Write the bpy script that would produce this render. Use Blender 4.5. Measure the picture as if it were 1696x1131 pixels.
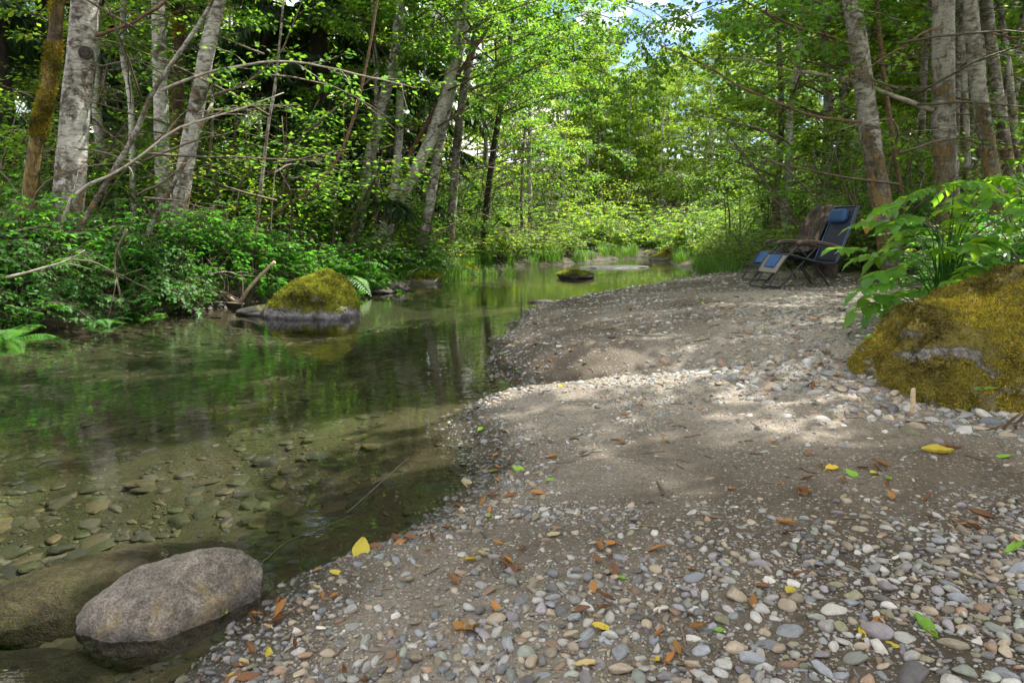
import bpy, math, random
import numpy as np
from mathutils import Vector, Matrix, Quaternion

# ------------------------------------------------------------------ scene, camera, world, sun
scene = bpy.context.scene
for o in list(bpy.data.objects):
    bpy.data.objects.remove(o)
COL = scene.collection
CAMZ, PITCH, FPX = 1.2, math.radians(8.9), 24.0 / 36.0 * 1696.0
cam = bpy.data.objects.new('camera', bpy.data.cameras.new('camera'))
COL.objects.link(cam)
cam.location = (0, 0, CAMZ)
cam.rotation_euler = (math.pi / 2 - PITCH, 0, 0)
cam.data.lens = 24.0
cam.data.sensor_width = 36.0
cam.data.clip_start = 0.05
cam.data.clip_end = 2000.0
scene.camera = cam

SUN_AZ, SUN_EL = math.radians(62), math.radians(57)      # azimuth from +Y towards +X
SUND = Vector((math.sin(SUN_AZ) * math.cos(SUN_EL), math.cos(SUN_AZ) * math.cos(SUN_EL), math.sin(SUN_EL)))
world = bpy.data.worlds.new('World')
scene.world = world
world.use_nodes = True
wn = world.node_tree
bg = wn.nodes['Background']
bg.inputs['Strength'].default_value = 0.05
sky = wn.nodes.new('ShaderNodeTexSky')
sky.sky_type = 'NISHITA'
sky.sun_disc = False
sky.sun_elevation = SUN_EL
sky.sun_rotation = SUN_AZ
sky.dust_density = 0.1
sky.ozone_density = 2.0
tc = wn.nodes.new('ShaderNodeTexCoord')
cn = wn.nodes.new('ShaderNodeTexNoise')
cn.inputs['Scale'].default_value = 5.0
cn.inputs['Detail'].default_value = 7.0
cn.inputs['Roughness'].default_value = 0.6
cmap = wn.nodes.new('ShaderNodeMapping')
cmap.inputs['Location'].default_value = (2.2, 6.1, .3)
wn.links.new(tc.outputs['Generated'], cmap.inputs['Vector'])
wn.links.new(cmap.outputs['Vector'], cn.inputs['Vector'])
cr = wn.nodes.new('ShaderNodeValToRGB')
cr.color_ramp.elements[0].position = 0.45
cr.color_ramp.elements[1].position = 0.60
wn.links.new(cn.outputs['Fac'], cr.inputs['Fac'])
cmx = wn.nodes.new('ShaderNodeMix')
cmx.data_type = 'RGBA'
wn.links.new(cr.outputs['Color'], cmx.inputs[0])
wn.links.new(sky.outputs['Color'], cmx.inputs[6])
cmx.inputs[7].default_value = (22.5, 21.2, 19.4, 1)
wn.links.new(cmx.outputs[2], bg.inputs['Color'])

sun = bpy.data.objects.new('sun', bpy.data.lights.new('sun', 'SUN'))
COL.objects.link(sun)
sun.data.energy = 2.9
sun.data.angle = math.radians(0.53)
sun.data.color = (1.0, 0.95, 0.86)
sun.rotation_euler = SUND.to_track_quat('Z', 'Y').to_euler()
sun.location = (20, 10, 40)

scene.view_settings.view_transform = 'Standard'
scene.view_settings.look = 'None'
scene.view_settings.gamma = 1.0
scene.view_settings.use_curve_mapping = False
scene.view_settings.exposure = 2.25
cy = scene.cycles
cy.use_denoising = True
try:
    cy.denoiser = 'OPENIMAGEDENOISE'
except Exception:
    pass
cy.max_bounces = 7
cy.diffuse_bounces = 4
cy.glossy_bounces = 3
cy.transmission_bounces = 4
cy.transparent_max_bounces = 8
cy.caustics_reflective = False
cy.caustics_refractive = False
cy.sample_clamp_indirect = 6.0
cy.use_adaptive_sampling = True
cy.adaptive_threshold = 0.02

# ------------------------------------------------------------------ numeric helpers
RNG = np.random.RandomState(7)
cp_, sp_ = math.cos(PITCH), math.sin(PITCH)


def ray(px, py):
    a, b = (px - 848.0) / FPX, (565.5 - py) / FPX
    return np.array([a, cp_ + b * sp_, -sp_ + b * cp_])


def at(px, py, Y):
    d = ray(px, py)
    return np.array([0, 0, CAMZ]) + d * (Y / d[1])


def project(P):
    P = np.atleast_2d(P)
    q = P - np.array([0, 0, CAMZ])
    dep = q[:, 1] * cp_ - q[:, 2] * sp_
    up = q[:, 1] * sp_ + q[:, 2] * cp_
    dep2 = np.where(dep > 0.05, dep, 0.05)
    return 848 + FPX * q[:, 0] / dep2, 565.5 - FPX * up / dep2, dep


def vnoise(P, seed=0):
    P = np.asarray(P, float)
    i = np.floor(P).astype(np.int64)
    f = P - i
    f = f * f * (3 - 2 * f)
    out = 0
    for dx in (0, 1):
        for dy in (0, 1):
            for dz in (0, 1):
                h = ((i[..., 0] + dx) * 374761393 + (i[..., 1] + dy) * 668265263 + (i[..., 2] + dz) * 1274126177 + seed * 974711) & 0xffffffff
                h = ((h ^ (h >> 13)) * 1274126177) & 0xffffffff
                h = ((h ^ (h >> 16)) * 2246822519) & 0xffffffff
                v = (h & 0xffff) / 65535.0
                w = (f[..., 0] if dx else 1 - f[..., 0]) * (f[..., 1] if dy else 1 - f[..., 1]) * (f[..., 2] if dz else 1 - f[..., 2])
                out = out + v * w
    return out * 2 - 1


def fbm(P, seed=0, octv=4, gain=0.5):
    P = np.asarray(P, float)
    a, s, t = 1.0, 0, 0
    for k in range(octv):
        s = s + a * vnoise(P * (2.03 ** k) + k * 17.3, seed + k)
        t += a
        a *= gain
    return s / t


def fbm2(X, Y, sc, seed=0, octv=4):
    return fbm(np.stack([np.asarray(X, float) * sc, np.asarray(Y, float) * sc, np.zeros_like(np.asarray(X, float)) + 0.37], -1), seed, octv)


def sstep(a, b, x):
    t = np.clip((x - a) / (b - a), 0, 1)
    return t * t * (3 - 2 * t)


def unit(v):
    v = np.asarray(v, float)
    return v / np.maximum(np.linalg.norm(v, axis=-1, keepdims=True), 1e-9)


# ------------------------------------------------------------------ terrain
YR = [-20, 0, 1.68, 1.82, 2.24, 2.43, 2.58, 2.83, 3.28, 3.7, 4.2, 4.4, 4.9, 5.3, 5.7, 6.36, 7.9, 9.3, 10.7, 12.6, 14.8, 18.5, 22, 33, 37, 60, 200]
XRv = [-1.2, -.95, -.9, -.88, -.8, -.62, -.47, -.32, -.14, -.2, -.36, -.38, -.25, 0.0, -.15, -.27, -.2, 0, .2, 1.1, 2.6, 4.9, 5.8, 7.3, 7.6, 8, 8]
YL = [-20, 0, 3, 6, 8.2, 9.6, 11.7, 14.1, 16.7, 24, 26.4, 31, 37, 38.5, 60, 200]
XLv = [-10, -9.5, -9, -7.6, -6.5, -5.75, -4.3, -3.1, -1.75, -1, .75, 4.2, 7, 9, 10, 10]
YF = [-20, 0, 2, 4, 6, 9, 12, 16, 20, 30, 40, 200]
XFv = [6, 5, 4.2, 3.7, 3.9, 5.0, 5.9, 6.0, 6.6, 8, 9, 9]


def XR(Y): return np.interp(Y, YR, XRv)
def XL(Y): return np.interp(Y, YL, XLv)
def XF(Y): return np.interp(Y, YF, XFv)


def seg_dist(X, Y, a, b):
    ax, ay = a
    bx, by = b
    t = np.clip(((X - ax) * (bx - ax) + (Y - ay) * (by - ay)) / ((bx - ax) ** 2 + (by - ay) ** 2), 0, 1)
    return np.hypot(X - ax - t * (bx - ax), Y - ay - t * (by - ay)), t


def GXlim(X, Y):
    return (X > XR(Y) + .05) & (X < XF(Y) + .5)


def height(X, Y, fine=True):
    X = np.asarray(X, float)
    Y = np.asarray(Y, float)
    wob = fbm2(X, Y, 1.6, 3, 3) * .10 + fbm2(X, Y, 6.0, 5, 2) * .03
    wob = wob * np.clip(.4 + Y / 8, .4, 2.0)
    dR = (X - XR(Y)) * .8 + wob
    dL = (XL(Y) - X) * .75 + fbm2(X, Y, .9, 11, 3) * .35
    A = .30 + .20 * sstep(3, 7.5, Y)
    hR = A * (1 - np.exp(-np.maximum(dR, 0) / 1.7)) + .035 * sstep(0, .25, dR)
    hR = hR + .35 * sstep(0, 2.5, X - XF(Y)) + .03 * np.clip(X - XF(Y) - 2, 0, 60)
    steep = 1 - sstep(12.2, 14.0, Y) + sstep(24, 30, Y) * .4
    dl = np.maximum(dL, 0)
    hL = steep * (.58 * (1 - np.exp(-dl / .22))) + (1 - steep) * (.10 * (1 - np.exp(-dl / .4)) + .5 * sstep(1.2, 3.5, dl)) + .05 * np.clip(dl, 0, 60)
    dm = np.minimum(-dR, -dL)
    bed = -.34 * (1 - np.exp(-np.maximum(dm, 0) / 1.5))
    bed = bed - .20 * np.exp(-((X + 2.2) / 1.0) ** 2 - ((Y - 2.6) / 1.0) ** 2)
    h = np.where((dR > 0) & (dL > 0), np.maximum(hR, hL), np.where(dR > 0, hR, np.where(dL > 0, hL, bed)))
    h = h + .04 * np.clip(Y - 40, 0, 12) + .17 * np.clip(Y - 52, 0, 75)
    d, t = seg_dist(X, Y, (-.15, 5.3), (2.1, 4.95))
    h = h - .13 * np.exp(-(d / .30) ** 2) * (1 - .75 * t) * (dR > 0) * sstep(0, .3, dR)
    d, t = seg_dist(X, Y, (.25, 6.0), (1.8, 5.6))
    h = h + .07 * np.exp(-(d / .38) ** 2) * (dR > 0) * sstep(0, .3, dR)
    d, t = seg_dist(X, Y, (.1, 4.7), (1.7, 4.5))
    h = h + .03 * np.exp(-(d / .35) ** 2) * (dR > 0) * sstep(0, .3, dR)
    # white pebble berm along the boulder
    d, t = seg_dist(X, Y, (2.0, 4.1), (3.0, 6.4))
    h = h + .07 * np.exp(-(d / .45) ** 2)
    if fine:
        h = h + fbm2(X, Y, 2.2, 21, 3) * .022 * (1 + 2.0 * (X > XF(Y) + .3)) + fbm2(X, Y, 11.0, 23, 2) * .009 + np.abs(fbm2(X, Y, 4.5, 27, 3)) * .026 * (GXlim(X, Y))
    return h


def ghit(px, py):
    d = ray(px, py)
    Ys = np.concatenate([np.arange(.8, 14, .01), np.arange(14, 60, .05)])
    P = np.array([0, 0, CAMZ]) + (Ys / d[1])[:, None] * d
    below = P[:, 2] <= np.maximum(height(P[:, 0], P[:, 1]), -9)
    k = np.argmax(below) if below.any() else len(Ys) - 1
    return P[k]


def whit(px, py):
    d = ray(px, py)
    return np.array([0, 0, CAMZ]) + d * (-CAMZ / d[2])


# ------------------------------------------------------------------ mesh builders
class MB:
    def __init__(self):
        self.v, self.t, self.c, self.m, self.n = [], [], [], [], 0

    def add(self, v, t, c=None, m=0):
        v = np.asarray(v, float).reshape(-1, 3)
        t = np.asarray(t, np.int64).reshape(-1, 3)
        self.v.append(v)
        self.t.append(t + self.n)
        if c is None:
            c = (1, 1, 1)
        c = np.asarray(c, float)
        self.c.append(np.broadcast_to(c, (len(v), 3)) if c.ndim == 1 else c)
        self.m.append(np.full(len(t), m, np.int32))
        self.n += len(v)
        return self

    def mesh(self, name, mats, smooth=True):
        me = bpy.data.meshes.new(name)
        v = np.concatenate(self.v)
        t = np.concatenate(self.t)
        me.from_pydata(v.astype(np.float32), [], t.astype(np.int32))
        ca = me.color_attributes.new('col', 'FLOAT_COLOR', 'POINT')
        c = np.concatenate(self.c)
        ca.data.foreach_set('color', np.concatenate([c, np.ones((len(c), 1))], 1).astype(np.float32).ravel())
        for m in (mats if isinstance(mats, (list, tuple)) else [mats]):
            me.materials.append(m)
        me.polygons.foreach_set('material_index', np.concatenate(self.m))
        if smooth:
            me.shade_smooth()
        me.update()
        return me


def link(name, data, parent=None, loc=None):
    o = bpy.data.objects.new(name, data)
    COL.objects.link(o)
    if parent is not None:
        o.parent = parent
    if loc is not None:
        o.location = loc
    return o


def thing(o, label, cat, group=None):
    o['label'] = label
    o['category'] = cat
    if group:
        o['group'] = group
    return o


def empty(name, loc, label, cat, group=None, rz=0.0):
    o = link(name, None, None, tuple(float(x) for x in loc))
    o.rotation_euler = (0, 0, rz)
    o.empty_display_size = .1
    return thing(o, label, cat, group)


def stuff(o):
    o['kind'] = 'stuff'
    return o


def spline(pts, n):
    P = np.asarray(pts, float)
    if len(P) == 2:
        return P[0] + (P[1] - P[0]) * np.linspace(0, 1, n)[:, None]
    k = np.concatenate([[0], np.cumsum(np.linalg.norm(np.diff(P, axis=0), axis=1))])
    k /= k[-1]
    E = np.vstack([2 * P[0] - P[1], P, 2 * P[-1] - P[-2]])
    out = []
    for s in np.linspace(0, 1, n):
        i = min(max(np.searchsorted(k, s, 'right') - 1, 0), len(P) - 2)
        u = (s - k[i]) / max(k[i + 1] - k[i], 1e-9)
        a, b, c, d = E[i], E[i + 1], E[i + 2], E[i + 3]
        out.append(.5 * ((2 * b) + (c - a) * u + (2 * a - 5 * b + 4 * c - d) * u * u + (3 * b - a - 3 * c + d) * u ** 3))
    return np.array(out)


def tube(P, R, sides=6, rough=0.0, seed=0):
    P = np.asarray(P, float)
    n = len(P)
    R = np.broadcast_to(np.asarray(R, float), (n,))
    T = unit(np.gradient(P, axis=0))
    ref = np.array([0, 0, 1.0]) if abs(T[0][2]) < .9 else np.array([1.0, 0, 0])
    U = unit(np.cross(T[0], ref))
    rings = []
    ang = np.linspace(0, 2 * np.pi, sides, endpoint=False)
    for i in range(n):
        U = unit(U - T[i] * np.dot(U, T[i]))
        W = np.cross(T[i], U)
        rings.append(P[i] + R[i] * (np.cos(ang)[:, None] * U + np.sin(ang)[:, None] * W))
    V = np.concatenate(rings)
    if rough:
        c = np.repeat(P, sides, 0)
        V = c + (V - c) * (1 + rough * fbm(V * 3.0, seed, 3))[:, None]
    a = np.arange(sides)
    b = (a + 1) % sides
    F = []
    for i in range(n - 1):
        o, q = i * sides, (i + 1) * sides
        F.append(np.stack([o + a, o + b, q + b], 1))
        F.append(np.stack([o + a, q + b, q + a], 1))
    V = np.concatenate([V, P[:1], P[-1:]])
    s0, s1 = n * sides, n * sides + 1
    F.append(np.stack([np.full(sides, s0), b, a], 1))
    F.append(np.stack([np.full(sides, s1), (n - 1) * sides + a, (n - 1) * sides + b], 1))
    return V, np.concatenate(F)


LO = (np.array([(0, 0, 0), (.42, .5, .06), (1, 0, -.1), (.42, -.5, .06)]), np.array([(0, 1, 2), (0, 2, 3)]))
HI = (np.array([(0, 0, 0), (.22, .40, .07), (.58, .40, .05), (1, 0, -.14), (.58, -.40, .05), (.22, -.40, .07), (.3, 0, 0), (.65, 0, -.03)]),
      np.array([(0, 6, 1), (1, 6, 7), (1, 7, 2), (2, 7, 3), (3, 7, 4), (4, 7, 6), (4, 6, 5), (5, 6, 0)]))


def leafset(C, D, N, L, W, tmpl=LO, cols=None):
    """one leaf at every C pointing along D with normal N"""
    C = np.asarray(C, float)
    n = len(C)
    D = unit(D)
    N = unit(N - D * np.sum(N * D, 1)[:, None])
    S = np.cross(N, D)
    L = np.broadcast_to(L, (n,))[:, None, None]
    W = np.broadcast_to(W, (n,))[:, None, None]
    tv, tf = tmpl
    V = C[:, None] + D[:, None] * tv[None, :, 0:1] * L + S[:, None] * tv[None, :, 1:2] * W + N[:, None] * tv[None, :, 2:3] * L
    F = tf[None] + (np.arange(n) * len(tv))[:, None, None]
    if cols is None:
        cols = np.ones((n, 3))
    return V.reshape(-1, 3), F.reshape(-1, 3), np.repeat(cols, len(tv), 0)


def leafcols(n, rs, v=.28, hue=.12):
    b = np.clip(1 + rs.randn(n) * v, .45, 1.8)
    h = rs.randn(n) * hue
    return np.stack([b * (1 + h), b, b * (1 - h)], 1)


_ico = {}


def ico(k):
    if k in _ico:
        return _ico[k]
    if k == 0:
        t = (1 + 5 ** .5) / 2
        v = unit(np.array([(-1, t, 0), (1, t, 0), (-1, -t, 0), (1, -t, 0), (0, -1, t), (0, 1, t), (0, -1, -t), (0, 1, -t), (t, 0, -1), (t, 0, 1), (-t, 0, -1), (-t, 0, 1)], float))
        f = np.array([(0, 11, 5), (0, 5, 1), (0, 1, 7), (0, 7, 10), (0, 10, 11), (1, 5, 9), (5, 11, 4), (11, 10, 2), (10, 7, 6), (7, 1, 8), (3, 9, 4), (3, 4, 2), (3, 2, 6), (3, 6, 8), (3, 8, 9), (4, 9, 5), (2, 4, 11), (6, 2, 10), (8, 6, 7), (9, 8, 1)])
    else:
        v0, f0 = ico(k - 1)
        e = np.sort(np.concatenate([f0[:, [0, 1]], f0[:, [1, 2]], f0[:, [2, 0]]]), 1)
        ue, inv = np.unique(e, axis=0, return_inverse=True)
        inv = inv.ravel()
        mid = unit(v0[ue].mean(1))
        m = len(f0)
        a, b, c = inv[:m] + len(v0), inv[m:2 * m] + len(v0), inv[2 * m:] + len(v0)
        v = np.concatenate([v0, mid])
        f = np.concatenate([np.stack([f0[:, 0], a, c], 1), np.stack([f0[:, 1], b, a], 1), np.stack([f0[:, 2], c, b], 1), np.stack([a, b, c], 1)])
    _ico[k] = (v, f)
    return v, f


def rockverts(k, size, seed, rough=.12, freq=1.3, cuts=4, cutdepth=.8, octv=4):
    v, f = ico(k)
    rs = np.random.RandomState(seed)
    r = 1 + rough * fbm(v * freq + seed * 3.1, seed, octv)
    p = v * r[:, None]
    for _ in range(cuts):
        d = unit(rs.randn(3))
        lim = cutdepth + rs.rand() * .18
        s = p @ d
        over = np.maximum(s - lim, 0)
        p = p - d * (over * .85)[:, None]
    return p * np.asarray(size, float), f


# ------------------------------------------------------------------ materials
def newmat(name):
    m = bpy.data.materials.new(name)
    m.use_nodes = True
    nt = m.node_tree
    return m, nt, nt.nodes['Principled BSDF'], nt.nodes['Material Output']


def nd(nt, typ, **kw):
    n = nt.nodes.new(typ)
    for k, v in kw.items():
        if k.startswith('_'):
            setattr(n, k[1:], v)
        else:
            key = int(k[1:]) if k[0] == 'i' and k[1:].isdigit() else k.replace('__', ' ')
            if isinstance(v, bpy.types.NodeSocket):
                nt.links.new(v, n.inputs[key])
            else:
                n.inputs[key].default_value = v
    return n


def ramp(nt, fac, stops, interp='LINEAR'):
    r = nt.nodes.new('ShaderNodeValToRGB')
    r.color_ramp.interpolation = interp
    els = r.color_ramp.elements
    while len(els) < len(stops):
        els.new(.5)
    for e, (p, c) in zip(els, stops):
        e.position = p
        e.color = (*c, 1) if len(c) == 3 else c
    nt.links.new(fac, r.inputs['Fac'])
    return r.outputs['Color']


def mixc(nt, fac, a, b, blend='MIX'):
    m = nt.nodes.new('ShaderNodeMix')
    m.data_type = 'RGBA'
    m.blend_type = blend
    for i, x in ((0, fac), (6, a), (7, b)):
        if isinstance(x, bpy.types.NodeSocket):
            nt.links.new(x, m.inputs[i])
        elif i == 0:
            m.inputs[0].default_value = x
        else:
            m.inputs[i].default_value = (*x, 1)
    return m.outputs[2]


def mathn(nt, op, a, b=0.0, clamp=False):
    m = nt.nodes.new('ShaderNodeMath')
    m.operation = op
    m.use_clamp = clamp
    for i, x in ((0, a), (1, b)):
        if isinstance(x, bpy.types.NodeSocket):
            nt.links.new(x, m.inputs[i])
        else:
            m.inputs[i].default_value = x
    return m.outputs[0]


def noisef(nt, vec, scale, detail=4, rough=.55, dist=0.0):
    n = nt.nodes.new('ShaderNodeTexNoise')
    nt.links.new(vec, n.inputs['Vector'])
    n.inputs['Scale'].default_value = scale
    n.inputs['Detail'].default_value = detail
    n.inputs['Roughness'].default_value = rough
    n.inputs['Distortion'].default_value = dist
    return n.outputs['Fac']


def mapping(nt, vec, scale):
    m = nt.nodes.new('ShaderNodeMapping')
    nt.links.new(vec, m.inputs['Vector'])
    m.inputs['Scale'].default_value = scale
    return m.outputs['Vector']


def bump(nt, h, strength, dist, normal=None):
    b = nt.nodes.new('ShaderNodeBump')
    b.inputs['Strength'].default_value = strength
    b.inputs['Distance'].default_value = dist
    nt.links.new(h, b.inputs['Height'])
    if normal is not None:
        nt.links.new(normal, b.inputs['Normal'])
    return b.outputs['Normal']


def coord(nt, which='Object'):
    return nt.nodes.new('ShaderNodeTexCoord').outputs[which]


def attr(nt, name='col'):
    a = nt.nodes.new('ShaderNodeAttribute')
    a.attribute_name = name
    return a


def wetten(nt, b, col, rough, top=.062, dark=.42):
    """soaked just above the water level: darker and shinier"""
    g = nt.nodes.new('ShaderNodeNewGeometry')
    p = nt.nodes.new('ShaderNodeSeparateXYZ')
    nt.links.new(g.outputs['Position'], p.inputs[0])
    n = noisef(nt, g.outputs['Position'], 3.5, 4, .6)
    z = mathn(nt, 'ADD', p.outputs[2], mathn(nt, 'MULTIPLY', mathn(nt, 'SUBTRACT', n, .5), .09))
    w = ramp(nt, z, [(top * .55, (1, 1, 1)), (top * 1.7, (0, 0, 0))])
    nt.links.new(mixc(nt, w, col, mixc(nt, 1.0, col, (dark, dark, dark), 'MULTIPLY')), b.inputs['Base Color'])
    w2 = mathn(nt, 'MULTIPLY', w, ramp(nt, mathn(nt, 'ADD', p.outputs[2], .5), [(.495, (0, 0, 0)), (.501, (1, 1, 1))]))
    nt.links.new(mathn(nt, 'SUBTRACT', rough, mathn(nt, 'MULTIPLY', w2, rough - .34)), b.inputs['Roughness'])


def leaf_mat(name, base, trans, tw=.45, rnd=.35, rough=.5):
    m, nt, b, out = newmat(name)
    col = attr(nt).outputs['Color']
    oi = nt.nodes.new('ShaderNodeObjectInfo').outputs['Random']
    k = mathn(nt, 'ADD', mathn(nt, 'MULTIPLY', oi, rnd), 1 - rnd / 2)
    kk = nt.nodes.new('ShaderNodeCombineColor')
    nt.links.new(k, kk.inputs[0])
    nt.links.new(mathn(nt, 'ADD', mathn(nt, 'MULTIPLY', oi, rnd * .6), 1 - rnd * .3), kk.inputs[1])
    kk.inputs[2].default_value = .95
    col = mixc(nt, 1.0, col, kk.outputs[0], 'MULTIPLY')
    nt.links.new(mixc(nt, 1.0, col, base, 'MULTIPLY'), b.inputs['Base Color'])
    b.inputs['Roughness'].default_value = rough
    b.inputs['Specular IOR Level'].default_value = .35
    tr = nt.nodes.new('ShaderNodeBsdfTranslucent')
    nt.links.new(mixc(nt, 1.0, col, trans, 'MULTIPLY'), tr.inputs['Color'])
    mx = nt.nodes.new('ShaderNodeMixShader')
    mx.inputs[0].default_value = tw
    nt.links.new(b.outputs[0], mx.inputs[1])
    nt.links.new(tr.outputs[0], mx.inputs[2])
    nt.links.new(mx.outputs[0], out.inputs['Surface'])
    return m


def bark_mat(name, pale, dark, patch, moss=(.16, .10, .025), mossamt=.35, scale=1.0, lent=1.0):
    m, nt, b, out = newmat(name)
    o = coord(nt)
    oi = nt.nodes.new('ShaderNodeObjectInfo').outputs['Random']
    b1 = noisef(nt, mapping(nt, o, (7 * scale, 7 * scale, 15 * scale)), 1.0, 8, .74, .4)
    b2 = noisef(nt, mapping(nt, o, (2.2, 2.2, 1.1)), 1.0, 4, .6, .3)
    big = mathn(nt, 'ADD', mathn(nt, 'MULTIPLY', b1, .62), mathn(nt, 'ADD', mathn(nt, 'MULTIPLY', b2, .38), mathn(nt, 'MULTIPLY', mathn(nt, 'SUBTRACT', oi, .5), .05)))
    c = ramp(nt, big, [(patch - .08, dark), (patch - .02, tuple(.45 * a + .55 * d for a, d in zip(pale, dark))), (patch + .045, tuple(.85 * a for a in pale)), (patch + .18, pale)])
    fine = noisef(nt, mapping(nt, o, (14, 14, 30)), 1.0, 4, .7)
    c = mixc(nt, .55, c, ramp(nt, fine, [(.3, (.55, .53, .5)), (.7, (1.25, 1.24, 1.2))]), 'MULTIPLY')
    line = noisef(nt, mapping(nt, o, (5, 5, 55)), 1.0, 3, .6)
    lm = ramp(nt, line, [(.60, (0, 0, 0)), (.68, (1, 1, 1))])
    c = mixc(nt, mathn(nt, 'MULTIPLY', lm, .75 * lent), c, (.06, .05, .04))
    mo = noisef(nt, mapping(nt, o, (3.0, 3.0, 2.2)), 1.0, 8, .72, .6)
    zs = nt.nodes.new('ShaderNodeSeparateXYZ')
    nt.links.new(o, zs.inputs[0])
    mo = mathn(nt, 'ADD', mo, ramp(nt, mathn(nt, 'DIVIDE', zs.outputs[2], 4.0), [(.15, (.10, .10, .10)), (.8, (0, 0, 0))]))
    mm = ramp(nt, mo, [(1 - mossamt - .28, (0, 0, 0)), (1 - mossamt - .18, (1, 1, 1))])
    mc = mixc(nt, ramp(nt, noisef(nt, mapping(nt, o, (22, 22, 9)), 1.0, 5, .75), [(.35, (0, 0, 0)), (.65, (1, 1, 1))]), tuple(x * .25 for x in moss), tuple(x * 1.5 for x in moss))
    c = mixc(nt, mathn(nt, 'MULTIPLY', mm, .9), c, mc)
    nt.links.new(c, b.inputs['Base Color'])
    b.inputs['Roughness'].default_value = .85
    hh = mathn(nt, 'ADD', mathn(nt, 'MULTIPLY', fine, .5), mathn(nt, 'ADD', mathn(nt, 'MULTIPLY', mm, .9), mathn(nt, 'MULTIPLY', big, .6)))
    nt.links.new(bump(nt, hh, 1.0, .04), b.inputs['Normal'])
    return m


def simple_mat(name, color, rough=.6, nscale=30, nvar=.35, bumpd=.004, metal=0.0, spec=.5, useattr=False):
    m, nt, b, out = newmat(name)
    o = coord(nt)
    n = noisef(nt, o, nscale, 5, .6)
    lo, hi = tuple(x * (1 - nvar) for x in color), tuple(min(x * (1 + nvar), 1) for x in color)
    c = ramp(nt, n, [(.3, lo), (.7, hi)])
    if useattr:
        c = mixc(nt, 1.0, c, attr(nt).outputs['Color'], 'MULTIPLY')
    if useattr:
        wetten(nt, b, c, rough)
    else:
        nt.links.new(c, b.inputs['Base Color'])
        b.inputs['Roughness'].default_value = rough
    b.inputs['Metallic'].default_value = metal
    b.inputs['Specular IOR Level'].default_value = spec
    if bumpd:
        nt.links.new(bump(nt, n, .6, bumpd), b.inputs['Normal'])
    return m


def pebble_mat(name, color, var=.25, rough=.62):
    m, nt, b, out = newmat(name)
    o = coord(nt)
    oi = nt.nodes.new('ShaderNodeObjectInfo')
    off = nt.nodes.new('ShaderNodeVectorMath')
    off.operation = 'ADD'
    nt.links.new(o, off.inputs[0])
    sc = nt.nodes.new('ShaderNodeVectorMath')
    sc.operation = 'SCALE'
    sc.inputs[0].default_value = (37, 53, 71)
    nt.links.new(oi.outputs['Random'], sc.inputs['Scale'])
    nt.links.new(sc.outputs[0], off.inputs[1])
    v = off.outputs[0]
    n = noisef(nt, v, 1.8, 6, .65, .6)
    c = ramp(nt, n, [(.3, tuple(x * (1 - var) for x in color)), (.7, tuple(min(1, x * (1 + var)) for x in color))])
    sp = noisef(nt, v, 14, 3, .7)
    c = mixc(nt, .5, c, ramp(nt, sp, [(.35, (.62, .62, .62)), (.6, (1.1, 1.1, 1.1))]), 'MULTIPLY')
    k = mathn(nt, 'ADD', mathn(nt, 'MULTIPLY', oi.outputs['Random'], .7), .60)
    hs = nd(nt, 'ShaderNodeHueSaturation', Color=c, Value=k)
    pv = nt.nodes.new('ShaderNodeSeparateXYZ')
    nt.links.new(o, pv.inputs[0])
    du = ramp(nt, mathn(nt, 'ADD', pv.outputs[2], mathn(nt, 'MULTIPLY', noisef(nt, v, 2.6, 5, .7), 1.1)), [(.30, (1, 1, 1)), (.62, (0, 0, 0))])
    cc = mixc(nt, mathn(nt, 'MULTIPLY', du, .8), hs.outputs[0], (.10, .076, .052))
    wetten(nt, b, cc, rough)
    b.inputs['Specular IOR Level'].default_value = .4
    nt.links.new(bump(nt, sp, .35, .06), b.inputs['Normal'])
    return m


M = {}
M['leaf_alder'] = leaf_mat('alder_leaf', (.060, .130, .022), (.23, .46, .035), .47)
M['leaf_bright'] = leaf_mat('bright_leaf', (.075, .15, .022), (.34, .52, .035), .5)
M['leaf_meadow'] = leaf_mat('meadow_leaf', (.085, .175, .022), (.30, .48, .035), .5)
M['leaf_shrub'] = leaf_mat('shrub_leaf', (.042, .135, .018), (.13, .42, .03), .45, .45)
M['leaf_elder'] = leaf_mat('elder_leaf', (.055, .145, .018), (.26, .50, .03), .45, .25, .4)
M['leaf_fern'] = leaf_mat('fern_leaf', (.05, .14, .025), (.16, .42, .04), .4)
M['leaf_grass'] = leaf_mat('grass_leaf', (.055, .13, .02), (.2, .42, .03), .4)
M['needle'] = leaf_mat('needle', (.026, .062, .016), (.06, .15, .02), .35)
M['bark_alder'] = bark_mat('alder_bark', (.52, .505, .46), (.07, .05, .035), .485, mossamt=.15)
M['bark_alder_mossy'] = bark_mat('mossy_alder_bark', (.36, .34, .30), (.065, .047, .032), .50, mossamt=.19)
M['bark_moss'] = bark_mat('moss_coated_bark', (.085, .058, .03), (.03, .02, .012), .5, moss=(.13, .085, .018), mossamt=.30, lent=0)
M['bark_dark'] = bark_mat('dark_bark', (.055, .042, .032), (.02, .016, .012), .5, moss=(.05, .06, .015), mossamt=.15, lent=0, scale=2)
M['bark_red'] = bark_mat('reddish_bark', (.20, .115, .06), (.08, .045, .025), .5, moss=(.12, .1, .02), mossamt=.12, lent=.3, scale=2)
M['twig'] = simple_mat('twig', (.10, .075, .05), .8, 12, .4)
M['twig_pale'] = simple_mat('pale_twig', (.30, .26, .21), .8, 12, .5)
M['wood'] = simple_mat('weathered_wood', (.30, .23, .15), .75, 18, .35)
M['stake'] = simple_mat('raw_wood', (.40, .30, .18), .8, 45, .45, .003)


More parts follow.
